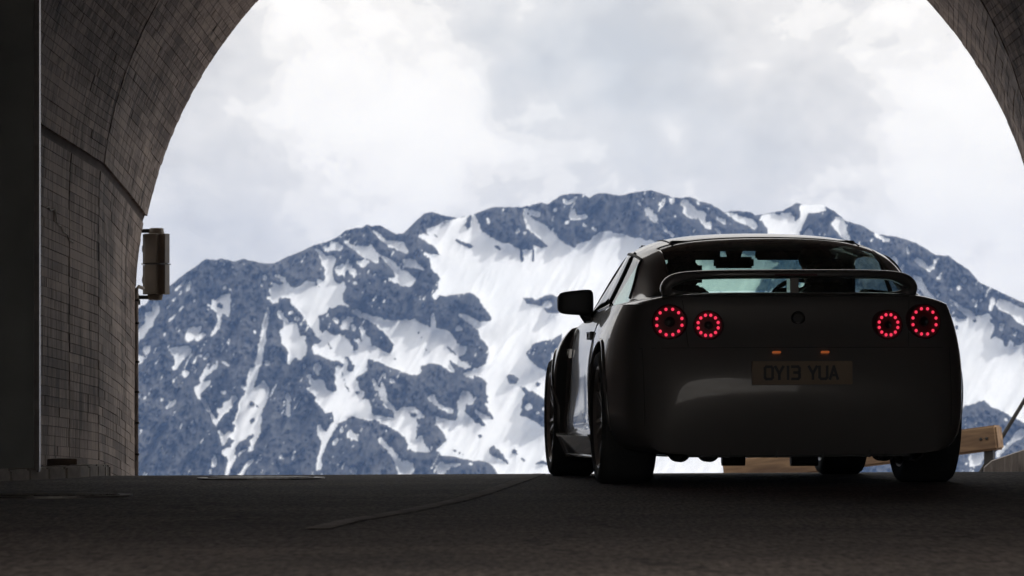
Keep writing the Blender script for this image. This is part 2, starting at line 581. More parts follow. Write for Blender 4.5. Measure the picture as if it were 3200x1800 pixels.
# board-marked concrete: every board print is a slightly proud piece
def proj(v):
    return 1600 + 12000 * v.x / v.y, 1302 - 12000 * (v.z - CAMZ) / v.y
boards = []
def lay(y0, y1, ta, tb, n, proud, side):
    for k in range(n):
        t0, t1 = ta + (tb - ta) * k / n, ta + (tb - ta) * (k + 1) / n
        y = y0
        first = True
        while y < y1 - 0.02:
            L = random.uniform(0.45, 1.05)
            if first:
                L *= random.uniform(0.35, 1.0)
                first = False
            ye = y + L
            if ye > y1 - 0.28:
                ye = y1
            g = 0.0024
            gt = g / 0.09 * (t1 - t0)
            cs = [(y + g, t0 + gt), (ye - g, t0 + gt), (ye - g, t1 - gt), (y + g, t1 - gt)]
            pr = proud + random.uniform(0, 0.005)
            nn = [tnorm(*c) for c in cs]
            bs = [tsurf(*c) for c in cs]
            tp = [b + m * pr for b, m in zip(bs, nn)]
            pp = [proj(v) for v in tp]
            area = 0.5 * abs(sum(pp[i][0] * pp[(i + 1) % 4][1] - pp[(i + 1) % 4][0] * pp[i][1] for i in range(4)))
            cxp = sum(q[0] for q in pp) / 4
            cyp = sum(q[1] for q in pp) / 4
            vis = (110 < cxp < 3240) and (-60 < cyp < 1490)
            boards.append((area if vis else -1, [b - m * 0.004 for b, m in zip(bs, nn)], tp, random.gauss(0, 0.028)))
            y = ye
ncw, nca = 36, 82
for y0, y1 in ((21.4, 24.2), (24.2, 25.5), (25.5, 26.5), (26.5, 28.8), (28.8, 30.0)):
    lay(y0 + 0.013, y1 - 0.013, 0.0, 0.992, ncw, 0.007, -1)
for y0, y1 in ((21.4, 26.5), (26.5, 30.0)):
    lay(y0 + 0.02, y1 - (0.02 if y1 < 29 else 0.0), 1.008, 2.0, nca, 0.026, -1)
    lay(y0 + 0.02, y1 - (0.02 if y1 < 29 else 0.0), 2.0, 2.99, nca, 0.026, 1)
for y0, y1 in ((24.2, 26.5), (26.5, 30.0)):
    lay(y0 + 0.006, y1 - 0.006, 3.008, 4.0, ncw, 0.007, 1)
boards.sort(key=lambda b: -b[0])
BF = [(4, 5, 6, 7), (0, 4, 7, 3), (1, 2, 6, 5), (0, 1, 5, 4), (3, 7, 6, 2)]
def tone_attr(me, vals):
    a = me.attributes.new("tone", 'FLOAT', 'FACE')
    a.data.foreach_set("value", vals)
for ar, bs, tp, tone in boards[:300]:
    o = mesh_obj("board", [v - TINV for v in bs + tp], BF, M_CONC, tunnel)
    tone_attr(o.data, [tone] * 5)
V, F, T = [], [], []
for ar, bs, tp, tone in boards[300:]:
    k = len(V)
    V += [v - TINV for v in bs + tp]
    F += [tuple(i + k for i in f) for f in BF]
    T += [tone] * 5
o = mesh_obj("board_field", V, F, M_CONC, tunnel)
tone_attr(o.data, T)
o["kind"] = "stuff"
# pale lime streak on the wall
M_LIME = plain("lime_streak", (0.62, 0.60, 0.57), 0.8, noise=0.3, nscale=40)
bm = bmesh.new()
pts = []
for k in range(14):
    yy = 24.75 + 0.85 * k / 13
    z = 1.70 - 0.03 * k * (k > 4) * 0.5 + 0.012 * math.sin(k * 2.1)
    cx, a, b, cz, zj = ring(yy)
    x = cx - (a if z <= cz else a * math.sqrt(1 - ((z - cz) / b) ** 2)) + 0.016
    pts.append(Vector((x, yy, z)) - TINV)
tube(bm, pts, [0.002 + 0.004 * abs(math.sin(k * 1.3)) for k in range(14)], 6)
bm_obj("lime_streak", bm, M_LIME, tunnel)

# ---- steel gate leaf folded in at the left wall
gate = thing("tunnel_gate", "tall dark steel gate leaf standing on the kerb against the tunnel wall", "gate", (-3.1, 22.5, 0.02))
bm = bmesh.new(); box(bm, -0.55, 0.302, -0.03, 0.03, 0.01, 4.1)
bm_obj("panel", bm, M_GATE, gate, bevel=0.004)
bm = bmesh.new(); box(bm, 0.303, 0.333, -0.03, 0.055, 0.01, 4.1)
bm_obj("edge_strip", bm, M_STEEL, gate, bevel=0.003)
for z in (0.8, 2.0, 3.2):
    bm = bmesh.new(); tube(bm, [(-0.30, -0.045, z), (-0.30, -0.045, z + 0.16)], 0.014, 10)
    bm_obj("hinge", bm, M_STEEL_DK, gate, smooth=False)

# ---- timber offcut lying on the pavement
M_PLANK = plain("weathered_plank", (0.17, 0.12, 0.09), 0.8, noise=0.4, nscale=9)
bm = bmesh.new(); box(bm, -0.10, 0.085, -0.30, 0.30, 0.0, 0.05)
o = bm_obj("timber_offcut", bm, M_PLANK, bevel=0.004)
o.location = (-2.77, 24.0, road_z(-2.77, 24.0) + 0.061)
tag(o, "short brown timber offcut lying on the pavement against the tunnel wall", "timber")

# ---- manhole covers
M_IRON = plain("cast_iron", (0.26, 0.24, 0.225), 0.42, 0.75, noise=0.3, nscale=14)
def manhole(x, y, label, rot):
    t = thing("manhole_cover", label, "manhole cover", (x, y, road_z(x, y) + 0.004), (0, -0.0045, rot), "manhole covers in the road")
    bm = bmesh.new()
    lathe(bm, [(0.315, -0.03), (0.315, 0.006), (0.37, 0.006), (0.37, -0.03)], 40, 'Z')
    bm_obj("frame", bm, M_IRON, t)
    bm = bmesh.new()
    lathe(bm, [(0.305, -0.03), (0.305, 0.002)], 40, 'Z')
    lid = bm_obj("lid", bm, M_IRON, t)
    for k in range(-5, 6):
        c = k * 0.052
        h = math.sqrt(0.30 ** 2 - c * c) - 0.01
        bm = bmesh.new(); box(bm, c - 0.014, c + 0.014, -h, h, 0.0022, 0.010)
        bm_obj("rib", bm, M_IRON, lid)
    return t
manhole(-1.455, 22.25, "round ribbed iron manhole cover on the crest of the road", 0.5)
manhole(-2.10, 17.5, "round ribbed iron manhole cover in the shaded road beside the kerb", 0.9)

# ---- traffic signal on the portal edge, seen from behind
sig = thing("traffic_signal", "brown two-light traffic signal bracketed to the tunnel mouth, seen from behind", "traffic light", (-2.68, 30.25, 0.0))
def sg(px, py):
    d = 30.25
    return (px - 1600) / 12000 * d + 2.68, CAMZ + (1302 - py) / 12000 * d
RZ = Matrix.Rotation(math.radians(-28), 4, 'Z')
x0, zt = sg(442, 731); x1, zb = sg(534, 920)
zm = (zt + zb) / 2
xc = (x0 + x1) / 2
for za, zb_ in ((zm + 0.006, zt), (zb, zm - 0.006)):
    bm = bmesh.new()
    box(bm, -0.105, 0.105, -0.085, 0.085, za, zb_)
    bmesh.ops.bevel(bm, geom=[e for e in bm.edges if abs((e.verts[0].co - e.verts[1].co).z) > 0.05], offset=0.05, segments=5, affect='EDGES')
    bmesh.ops.transform(bm, matrix=Matrix.Translation((xc, 0, 0)) @ RZ, verts=bm.verts[:])
    h = bm_obj("housing", bm, M_SIGNAL, sig, bevel=0.003, seg=1)
    # lens and visor on the far side
    bm = bmesh.new()
    zc_ = (za + zb_) / 2
    lathe(bm, [(0.07, 0.08), (0.07, 0.10), (0.04, 0.112)], 20, 'Y', Matrix.Translation((xc, 0, zc_)) @ Matrix.Rotation(math.radians(38), 4, 'Z'))
    bm_obj("lens", bm, M_BLACK, h)
bm = bmesh.new(); box(bm, -0.09, 0.09, -0.075, 0.075, zm - 0.004, zm + 0.004, Matrix.Translation((xc, 0, 0)) @ RZ)
bm_obj("joint_ring", bm, M_BLACK, sig)
zt2, zb2 = sg(0, 713)[1], sg(0, 938)[1]
for nm, z0, z1, r0, r1, px0 in (("top_cap", zt + 0.001, zt2, 0.062, 0.056, 489), ("bottom_cap", zb2, zb - 0.001, 0.054, 0.062, 485)):
    bm = bmesh.new()
    lathe(bm, [(r0 * 0.8, z0), (r0, z0 + 0.002), (r1, z1 - 0.004), (r1 * 0.9, z1)], 24, 'Z', Matrix.Translation((sg(px0, 0)[0], 0, 0)))
    bm_obj(nm, bm, M_SIGNAL, sig, smooth=False)
    zc_ = (z0 + z1) / 2
    bm = bmesh.new(); box(bm, sg(430, 0)[0], sg(px0, 0)[0] - 0.045, -0.018, 0.018, zc_ - 0.015, zc_ + 0.015)
    bm_obj("bracket_arm", bm, M_STEEL_DK, sig, bevel=0.003)
    bm = bmesh.new(); box(bm, sg(424, 0)[0] - 0.06, sg(434, 0)[0], -0.26, 0.03, zc_ - 0.05, zc_ + 0.03)
    bm_obj("wall_plate", bm, M_STEEL_DK, sig, bevel=0.004)
    bm = bmesh.new(); tube(bm, [(sg(436, 0)[0], -0.02, zc_ - 0.06), (sg(436, 0)[0], -0.02, zc_ - 0.02)], 0.008, 8)
    bm_obj("bolt", bm, M_STEEL_DK, sig)

# ---- cable conduit down the portal edge
cd = thing("cable_conduit", "thin vertical cable conduit clipped to the edge of the tunnel mouth", "conduit", (-2.955, 29.93, -0.5))
ztop = CAMZ + (1302 - 895) / 12000 * 29.9 + 0.5
bm = bmesh.new(); tube(bm, [(0.03, 0, 0), (0.03, 0, ztop - 0.02), (0.045, 0.02, ztop), (0.07, 0.08, ztop - 0.01)], 0.014, 10)
bm_obj("pipe", bm, M_KERB, cd, smooth=True)
for py in (938, 1010, 1131, 1225, 1322, 1420):
    z = CAMZ + (1302 - py) / 12000 * 29.9 + 0.5
    bm = bmesh.new(); box(bm, -0.008, 0.05, -0.02, 0.02, z - 0.008, z + 0.008)
    bm_obj("clip", bm, M_STEEL_DK, cd)

# ---- timber guard rail
M_TIMBER, n, l, p = new_mat("rail_timber")
p.inputs["Roughness"].default_value = 0.6
tc = n.new("ShaderNodeTexCoord"); mp = n.new("ShaderNodeMapping"); mp.inputs["Scale"].default_value = (2.2, 16, 16)
l.new(tc.outputs["Object"], mp.inputs[0])
tn = n.new("ShaderNodeTexNoise"); tn.inputs["Scale"].default_value = 1.0; tn.inputs["Detail"].default_value = 7; tn.inputs["Distortion"].default_value = 0.6
l.new(mp.outputs[0], tn.inputs["Vector"])
rr = n.new("ShaderNodeValToRGB")
rr.color_ramp.elements[0].position = 0.3; rr.color_ramp.elements[0].color = (0.125, 0.070, 0.038, 1)
rr.color_ramp.elements[1].position = 0.7; rr.color_ramp.elements[1].color = (0.31, 0.195, 0.105, 1)
l.new(tn.outputs[0], rr.inputs[0]); l.new(rr.outputs[0], p.inputs["Base Color"])
DR = 36.0
rx = (3110 - 1600) / 12000 * DR
rzt = CAMZ + (1302 - 1328) / 12000 * DR
gr = thing("guard_rail", "light brown timber guard rail beam on dark steel posts beside the downhill road", "guard rail", (rx, DR, -1.2))
ang = math.atan2(0.5, -0.86)
RM = Matrix.Rotation(ang, 4, 'Z') @ Matrix.Rotation(math.radians(7.0), 4, 'Y')
# beam local +X runs left and downhill; width along local Y
bm = bmesh.new()
box(bm, 0, 2.9, -0.16, 0, -0.232, 0)
bo = bm_obj("beam", bm, M_TIMBER, gr, bevel=0.018, seg=3)
bo.matrix_local = Matrix.Translation((0, 0, rzt + 1.2)) @ RM
for bxx in (0.10, 0.16, 1.87, 1.93):
    bm = bmesh.new(); lathe(bm, [(0.014, 0.0), (0.014, 0.010), (0.008, 0.014)], 10, 'Y', Matrix.Translation((bxx, 0.0, -0.116)))
    q = bm_obj("bolt", bm, M_STEEL_DK, gr)
    q.matrix_local = Matrix.Translation((0, 0, rzt + 1.2)) @ RM
for sx in (0.12, 1.9):
    c = Matrix.Translation((0, 0, rzt + 1.2)) @ RM @ Vector((sx, -0.08, -0.22))
    bm = bmesh.new(); box(bm, -0.045, 0.045, -0.03, 0.03, -1.0, 0.06)
    po = bm_obj("post", bm, M_STEEL_DK, gr, bevel=0.004)
    po.location = c
    po.rotation_euler = (0, 0, ang)

# ---- concrete ramp wall at the right of the mouth
yd = 33.2
rxs = [(3076, 1462), (3100, 1441), (3200, 1407), (3420, 1340), (3800, 1260)]
V = []
for px, py in rxs:
    x = (px - 1600) / 12000 * yd
    z = CAMZ + (1302 - py) / 12000 * yd
    V += [(x, yd, z), (x + 0.05, yd + 0.45, z), (x, yd, -2.2), (x + 0.05, yd + 0.45, -2.2)]
F = [(0, 2, 3, 1)]
for i in range(len(rxs) - 1):
    a, b = 4 * i, 4 * i + 4
    F += [(a, b, b + 2, a + 2), (a, a + 1, b + 1, b), (a + 1, a + 3, b + 3, b + 1), (a + 2, b + 2, b + 3, a + 3)]
k = 4 * (len(rxs) - 1)
F.append((k, k + 1, k + 3, k + 2))
o = mesh_obj("concrete_wing_wall", V, F, M_CONC2)
tag(o, "sloping grey concrete wing wall in front of the timber guard rail", "wall")

# ---- leaning dark pole behind the rail
yd = 41.0
bm = bmesh.new()
a = Vector(((3120 - 1600) / 12000 * yd, yd, CAMZ + (1302 - 1385) / 12000 * yd))
b = Vector(((3202 - 1600) / 12000 * yd, yd, CAMZ + (1302 - 1250) / 12000 * yd))
d = (b - a)
tube(bm, [a - d * 3.2 - a, Vector((0, 0, 0)), d, d * 4.0], 0.022, 10)
o = bm_obj("stay_cable", bm, M_STEEL_DK, smooth=True)
o.location = a
tag(o, "dark taut stay cable slanting up behind the guard rail end", "cable")

# ================================================================== MOUNTAIN
# ridge line and snow outlines as bearings/elevations surveyed from the road (units: 1/12000 rad)
RIDGE = [(-900, 1240), (-400, 1195), (0, 1130), (300, 1040), (418, 975), (450, 950), (533, 891), (572, 860), (607, 836), (641, 809), (676, 812), (690, 807),
 (731, 817), (759, 809), (814, 821), (845, 824), (866, 819), (890, 805), (935, 788), (986, 764), (1031, 753), (1055, 740), (1079, 721), (1109, 712),
 (1131, 711), (1149, 701), (1162, 707), (1186, 704), (1209, 716), (1236, 731), (1261, 728), (1300, 691), (1329, 665), (1354, 663), (1394, 675), (1430, 680),
 (1465, 674), (1501, 663), (1537, 647), (1587, 648), (1630, 647), (1656, 643), (1691, 632), (1713, 638), (1731, 625), (1752, 611), (1788, 605), (1824, 607),
 (1842, 618), (1868, 603), (1892, 603), (1936, 612), (1986, 600), (2038, 595), (2066, 603), (2104, 617), (2135, 618), (2156, 614), (2184, 628), (2222, 638),
 (2265, 665), (2290, 657), (2346, 663), (2361, 674), (2399, 668), (2445, 659), (2490, 634), (2514, 641), (2567, 639), (2605, 658), (2643, 690), (2688, 702),
 (2742, 732), (2810, 742), (2863, 759), (2924, 797), (2965, 799), (2992, 821), (3026, 842), (3064, 884), (3121, 910), (3197, 945), (3400, 1020), (3700, 1085), (4200, 1180)]
TILE = {1: (400, 760, 3.622), 2: (400, 1100, 3.622), 3: (800, 650, 3.622), 4: (800, 1000, 3.622), 6: (1250, 600, 2.786), 7: (2700, 700, 3.622),
        8: (1700, 550, 3.22), 9: (1000, 1000, 2.8975), 10: (2400, 550, 2.635), 11: (2900, 1200, 4.83), 0: (0, 0, 1.0)}
S_, R_ = 1, 0
P = []
def sn(tile, kind, *polys):
    ox, oy, s = TILE[tile]
    for q in polys:
        P.append((kind, np.array([(ox + x / s, oy + y / s) for x, y in q])))
def dot(tile, kind, *cs):
    for x, y, r in cs:
        sn(tile, kind, [(x + r * (1 + 0.25 * math.sin(3 * a + x)) * math.cos(a), y + r * (1 + 0.25 * math.sin(2 * a + y)) * math.sin(a)) for a in [k * math.pi / 5 for k in range(10)]])
# --- snowfield that runs on behind the car
HID = [(1790,900),(1900,722),(2060,760),(2350,800),(2700,900),(2945,1000),(2945,1330),(2700,1430),(2300,1500),(1790,1500)]
sn(0, S_, HID)
# --- central snowfield first
sn(6, S_, [(510,225),(380,250),(330,290),(220,320),(230,350),(270,380),(150,370),(200,420),(290,470),(360,550),(190,530),(250,580),(270,660),(350,750),(320,850),(270,900),(300,940),(360,900),(500,890),(600,875),(650,890),(720,980),(800,1110),(700,1135),(640,1100),(560,1060),(500,1060),(560,1110),(690,1210),(700,1280),(770,1340),(780,1449),(1811,1449),(1811,340),(1740,350),(1640,430),(1560,450),(1520,490),(1440,450),(1300,330),(1240,270),(1150,240),(1100,190),(1180,170),(1090,150),(1070,130),(1080,250),(1100,310),(1220,410),(1300,480),(1250,490),(1160,460),(1150,510),(1080,505),(1040,480),(1000,500),(960,455),(880,440),(760,370),(700,310),(660,220),(640,195),(560,205)])
sn(6, R_, [(600,200),(625,200),(615,320),(590,320),(550,290)], [(480,410),(520,415),(650,470),(620,490),(530,460)], [(1035,480),(1062,500),(1078,600),(1050,605)], [(1150,500),(1165,500),(1172,605),(1155,610)], [(810,465),(840,460),(890,490),(870,505)], [(280,360),(340,390),(345,405),(300,385)],
   [(1060,920),(1200,930),(1330,890),(1400,920),(1400,1050),(1290,1050),(1200,990),(1100,970)], [(1110,1400),(1180,1320),(1300,1290),(1420,1230),(1400,1449),(1110,1449)])
sn(6, S_, [(1230,1000),(1290,940),(1330,1000),(1260,1010)], [(735,215),(790,260),(780,290),(740,240)], [(1440,60),(1480,90),(1540,30),(1520,70),(1440,120)], [(1470,200),(1500,140),(1530,150),(1540,210),(1600,190),(1645,200),(1610,240),(1550,250),(1490,245)],
   [(1665,300),(1690,300),(1730,340),(1690,345)], [(1110,175),(1160,160),(1240,190),(1220,215),(1150,210)], [(20,590),(90,580),(150,620),(220,670),(210,685),(130,660),(60,660)], [(0,430),(50,470),(85,530),(60,535),(0,510)], [(0,680),(70,700),(130,770),(100,820),(0,820)],
   [(270,1070),(300,1060),(320,1190),(430,1210),(520,1330),(590,1350),(560,1410),(480,1449),(0,1449),(0,1140),(160,1150),(270,1190)])
sn(6, R_, [(130,1200),(200,1250),(170,1255)], [(200,1355),(270,1420),(250,1430)], [(390,1330),(480,1400),(500,1449),(440,1400)])
dot(6, S_, (1030,335,25), (1085,352,16), (1455,265,20), (1615,285,18), (1355,150,18), (895,160,12), (510,1190,28))
# --- left spur
sn(1, S_, [(70,1040),(190,900),(200,780),(270,770),(290,650),(345,655),(355,770),(270,940),(190,1060),(60,1190)], [(85,1330),(120,1265),(180,1290),(170,1340),(110,1390)], [(160,1220),(200,1155),(265,1170),(250,1230),(190,1270)],
   [(525,540),(600,460),(650,400),(665,420),(600,500),(540,550)], [(645,540),(690,450),(720,430),(720,470),(670,550)], [(570,600),(600,530),(615,545),(590,600)], [(500,660),(520,610),(545,620),(525,670)], [(430,740),(455,690),(475,700),(450,755)], [(450,880),(540,790),(555,805),(470,895)], [(575,760),(620,710),(632,735),(590,775)], [(170,690),(190,650),(230,650),(195,700)],
   [(875,680),(895,675),(945,710),(935,630),(990,640),(1060,600),(1090,575),(1165,570),(1160,760),(1140,850),(1110,800),(1070,790),(1060,880),(1020,980),(950,1055),(930,1040),(990,940),(1030,870),(1010,780)])
sn(1, R_, [(1005,680),(1080,690),(1070,740),(1010,735)])
dot(1, S_, (1100,495,20), (1160,525,15), (750,650,15), (425,1035,15), (820,1283,24), (1430,855,18), (1575,1360,30))
sn(1, S_, [(650,1000),(700,970),(750,945),(800,950),(825,930),(840,960),(780,1030),(730,1100),(690,1120),(650,1090)], [(770,1035),(830,1010),(880,1015),(870,1040),(790,1110),(750,1105)], [(460,1200),(540,1175),(680,1165),(715,1200),(710,1250),(620,1330),(560,1420),(530,1440),(490,1390),(540,1370),(520,1280)],
   [(845,1310),(890,1240),(930,1240),(925,1275),(870,1335)], [(1050,1345),(1080,1335),(1135,1375),(1125,1400),(1080,1385)], [(1575,730),(1600,740),(1600,850),(1560,1050),(1570,1065),(1545,1200),(1500,1380),(1470,1449),(1370,1449),(1400,1410),(1440,1400),(1480,1200),(1490,1100),(1520,950),(1560,800)], [(1430,970),(1460,990),(1450,1030),(1425,1010)])
sn(2, S_, [(815,290),(830,230),(900,155),(920,180),(915,240),(840,310),(845,370),(820,370)], [(920,220),(950,160),(1010,100),(1025,125),(1000,190),(930,250)],
   [(745,400),(800,370),(860,340),(930,310),(940,340),(880,410),(810,490),(880,560),(920,620),(950,690),(1000,780),(1040,700),(1000,670),(1020,630),(1060,640),(1080,580),(1140,530),(1220,490),(1245,510),(1140,660),(1060,740),(1005,850),(990,830),(930,710),(860,610),(800,540),(750,470)],
   [(425,640),(450,590),(510,550),(530,510),(548,560),(520,610),(450,655)],
   [(1480,0),(1535,0),(1510,130),(1470,260),(1420,400),(1490,380),(1530,320),(1570,350),(1605,460),(1580,560),(1530,640),(1520,740),(1500,830),(1500,920),(1440,1020),(1410,1100),(1360,1130),(1345,1110),(1390,1060),(1380,1000),(1430,950),(1400,930),(1330,990),(1250,1030),(1210,1100),(1200,1140),(1225,1200),(1180,1260),(1160,1340),(1130,1440),(1080,1440),(1140,1210),(1080,1170),(1060,1130),(1130,1080),(1160,1090),(1200,1000),(1140,950),(1120,1030),(1070,1080),(1050,1000),(1015,880),(1040,880),(1090,940),(1140,880),(1190,920),(1220,830),(1180,810),(1230,700),(1250,600),(1290,500),(1340,450),(1270,410),(1290,370),(1340,390),(1360,230),(1390,180),(1430,170)],
   [(960,1310),(950,1290),(965,1200),(980,1150),(1015,1230),(1000,1300)], [(1235,1420),(1300,1290),(1380,1220),(1445,1180),(1400,1260),(1320,1350),(1280,1420)], [(1240,1170),(1270,1130),(1340,1080),(1350,1100),(1280,1150),(1250,1190)], [(1770,700),(1790,620),(1811,600),(1811,740)])
sn(2, R_, [(1375,580),(1410,550),(1435,590),(1420,640),(1385,625)], [(1440,600),(1475,605),(1470,635),(1445,640)], [(1380,790),(1420,750),(1448,765),(1430,800),(1395,825)])
dot(2, S_, (650,250,36), (385,540,24), (190,518,20), (935,1350,22), (1085,462,22), (1575,125,30))
# --- upper left face
sn(3, S_, [(650,460),(680,445),(750,500),(800,530),(850,530),(910,570),(900,600),(880,640),(870,700),(860,760),(890,830),(960,850),(990,830),(1000,850),(1020,900),(980,960),(970,1010),(1000,1060),(1050,1110),(1030,1120),(980,1090),(920,1100),(870,1150),(820,1130),(800,1180),(730,1220),(660,1180),(700,1230),(720,1300),(710,1449),(680,1449),(630,1370),(590,1330),(520,1200),(450,1130),(390,1080),(390,1040),(340,1010),(270,1020),(260,1080),(190,1080),(120,1020),(120,990),(180,1000),(140,920),(200,880),(170,860),(170,830),(260,880),(320,850),(190,740),(240,750),(330,800),(390,890),(440,910),(520,880),(560,820),(640,830),(740,920),(680,820),(770,830),(790,780),(780,700),(740,640),(740,580),(700,510)],
   [(890,680),(950,650),(985,610),(1000,660),(1040,570),(1070,640),(1085,690),(1125,700),(1155,760),(1110,800),(1070,760),(1040,690),(1000,720),(995,840),(975,770),(935,755),(900,730)],
   [(750,460),(790,415),(820,450),(850,380),(940,390),(975,450),(950,490),(880,470),(830,480),(800,490)],
   [(980,380),(1010,370),(1130,430),(1290,430),(1310,410),(1340,470),(1400,530),(1490,560),(1570,600),(1600,660),(1650,710),(1720,740),(1745,790),(1800,790),(1800,830),(1740,890),(1660,885),(1600,830),(1570,860),(1490,800),(1570,790),(1555,700),(1520,660),(1440,590),(1380,545),(1390,600),(1350,640),(1320,590),(1260,580),(1180,540),(1130,480),(1060,440)],
   [(1130,600),(1180,580),(1290,600),(1260,640),(1210,680),(1150,640)], [(1305,270),(1330,245),(1400,300),(1480,360),(1600,370),(1680,390),(1740,490),(1720,510),(1640,490),(1570,460),(1500,430),(1440,380)], [(1660,610),(1690,580),(1811,590),(1811,680),(1690,670)],
   [(240,1160),(270,1150),(330,1230),(350,1300),(440,1310),(470,1360),(490,1449),(270,1449),(300,1370),(310,1290),(250,1220)],
   [(870,1250),(900,1230),(940,1280),(920,1310),(890,1290)], [(960,1300),(1040,1240),(1090,1240),(1110,1280),(1070,1300),(1050,1370),(1000,1390),(950,1360)], [(1075,1330),(1110,1310),(1140,1360),(1100,1400)], [(1180,1370),(1200,1340),(1235,1400),(1230,1449),(1210,1449)],
   [(1070,1160),(1110,1130),(1220,1200),(1300,1215),(1500,1280),(1700,1300),(1811,1300),(1811,1449),(1480,1449),(1350,1320),(1210,1250),(1150,1230)], [(940,340),(970,300),(1020,295),(990,330)])
dot(3, S_, (100,790,26), (65,865,20), (385,1190,34), (470,1255,28), (1130,840,22), (1045,825,15))
# --- middle left face
sn(4, S_, [(300,0),(330,0),(400,40),(460,50),(490,120),(490,220),(520,170),(560,180),(545,240),(580,290),(565,390),(500,460),(430,430),(390,490),(345,490),(360,420),(370,370),(290,260),(270,130),(300,90)],
   [(560,0),(715,0),(715,90),(750,170),(770,120),(830,150),(890,180),(940,160),(1010,180),(1060,240),(1100,300),(1100,360),(1150,330),(1180,290),(1120,220),(1150,210),(1220,280),(1190,180),(1180,80),(1210,70),(1240,170),(1300,200),(1310,300),(1390,310),(1430,350),(1510,400),(1560,330),(1565,290),(1500,180),(1440,110),(1260,0),(1811,0),(1811,630),(1700,600),(1560,550),(1400,480),(1250,440),(1270,480),(1240,590),(1120,660),(1160,700),(1165,760),(1230,830),(1200,900),(1260,880),(1300,950),(1290,1020),(1330,1080),(1430,1090),(1580,1110),(1600,1020),(1640,980),(1811,990),(1811,1449),(1730,1449),(1690,1340),(1600,1250),(1480,1200),(1350,1130),(1270,1140),(1150,1100),(1080,1090),(1000,1150),(940,1170),(870,1290),(810,1370),(745,1560),(730,1700),(680,1700),(700,1560),(740,1370),(700,1310),(695,1190),(720,1175),(760,1260),(800,1275),(850,1160),(890,1150),(860,1050),(790,1060),(720,980),(655,910),(680,880),(640,840),(560,770),(590,750),(640,780),(615,720),(575,620),(620,620),(650,690),(720,670),(770,700),(800,780),(880,820),(910,810),(890,720),(900,640),(895,530),(930,520),(970,560),(1000,500),(900,460),(760,420),(640,370),(625,280),(700,270),(750,240),(680,170),(640,90)])
sn(4, R_, [(1005,410),(1040,420),(1130,510),(1100,570),(1060,600),(1030,560),(1050,500)], [(970,600),(990,600),(1005,680),(1060,830),(1020,800),(990,690)], [(800,250),(830,260),(880,340),(850,330)], [(1260,340),(1310,350),(1300,370),(1265,355)], [(1110,280),(1160,290),(1150,320),(1110,320)], [(1700,1030),(1730,1030),(1811,1070),(1811,1100),(1740,1080)])
dot(4, R_, (1140,820,24), (1560,435,16))
sn(4, S_, [(1425,600),(1450,590),(1480,640),(1465,665),(1440,640)], [(1300,660),(1330,650),(1370,720),(1390,750),(1420,770),(1415,700),(1440,680),(1455,760),(1480,840),(1470,890),(1530,960),(1590,1040),(1560,1040),(1470,990),(1430,900),(1390,850),(1400,810),(1350,790),(1340,740)],
   [(655,540),(670,485),(715,480),(745,530),(720,590),(695,640),(670,590)], [(340,840),(360,820),(400,910),(390,960),(395,1070),(370,1100),(320,1070),(350,970)], [(950,1240),(980,1200),(1000,1230),(970,1280)], [(1020,1270),(1070,1230),(1140,1310),(1160,1380),(1100,1360),(1030,1320)], [(850,1400),(900,1340),(930,1350),(890,1430)])
dot(4, S_, (1545,680,34), (540,520,26), (125,490,30))
# --- lower centre
sn(9, R_, [(870,500),(900,480),(920,410),(1010,390),(1070,400),(1150,350),(1330,440),(1500,400),(1530,300),(1530,1380),(870,1380),(870,900)])
sn(9, S_, [(1530,300),(2318,300),(2318,1450),(1620,1450),(1600,1370),(1540,1290),(1330,1260),(1100,1220),(1050,1190),(1130,1100),(1160,1080),(1050,930),(1060,880),(1130,900),(1230,920),(1250,830),(1240,760),(1280,640),(1330,640),(1390,700),(1380,770),(1320,760),(1310,830),(1400,920),(1500,970),(1500,940),(1390,810),(1420,810),(1480,860),(1570,900),(1570,880),(1480,750),(1530,760),(1500,620),(1520,570),(1480,530),(1400,490),(1390,540),(1310,500),(1300,480),(1350,460),(1420,440),(1500,400)],
   [(860,0),(1000,70),(1110,100),(1170,100),(1200,190),(1340,260),(1300,300),(1200,260),(1130,230),(1230,330),(1380,430),(1330,440),(1150,350),(1230,490),(1200,480),(1070,400),(1010,390),(920,410),(900,480),(860,500)],
   [(690,820),(760,790),(860,800),(950,880),(900,890),(830,880),(870,900),(890,950),(850,1030),(860,1080),(920,1050),(940,1110),(1010,1190),(980,1200),(840,1190),(800,1120),(740,1010),(640,930)],
   [(960,700),(1030,670),(1060,730),(1110,780),(1200,810),(1210,850),(1180,850),(1090,810),(1010,750)], [(520,1080),(550,1060),(620,1130),(700,1230),(740,1290),(790,1270),(850,1310),(830,1430),(720,1430),(680,1310),(620,1190)], [(1050,1330),(1100,1280),(1150,1310),(1270,1290),(1270,1310),(1190,1340),(1130,1380),(1070,1430)], [(1310,1330),(1370,1315),(1420,1340),(1360,1355)], [(270,1350),(310,1335),(345,1370),(300,1430)])
sn(9, R_, [(790,820),(830,830),(880,850),(860,880),(810,860)], [(1680,510),(1740,490),(1810,530),(1780,580),(1710,590)], [(1800,600),(1860,610),(2070,740),(2070,980),(2000,960),(1880,890),(1800,880),(1830,820),(1810,800),(1840,720),(1850,660)], [(1520,1180),(1580,1140),(1650,1210),(1690,1260),(1720,1340),(1640,1260),(1550,1230)],
   [(1795,1245),(1830,1250),(1860,1280),(1840,1285)], [(1920,1300),(2000,1275),(2090,1290),(2060,1310)], [(1150,1160),(1200,1170),(1310,1220),(1290,1225)], [(860,80),(900,110),(950,170),(920,160)], [(930,245),(960,250),(1010,310),(990,310)], [(1310,1260),(1440,1270),(1540,1300),(1610,1450),(1180,1450),(1260,1320)], [(1870,300),(1920,220),(2100,170),(2080,480),(1960,430),(1890,350)])
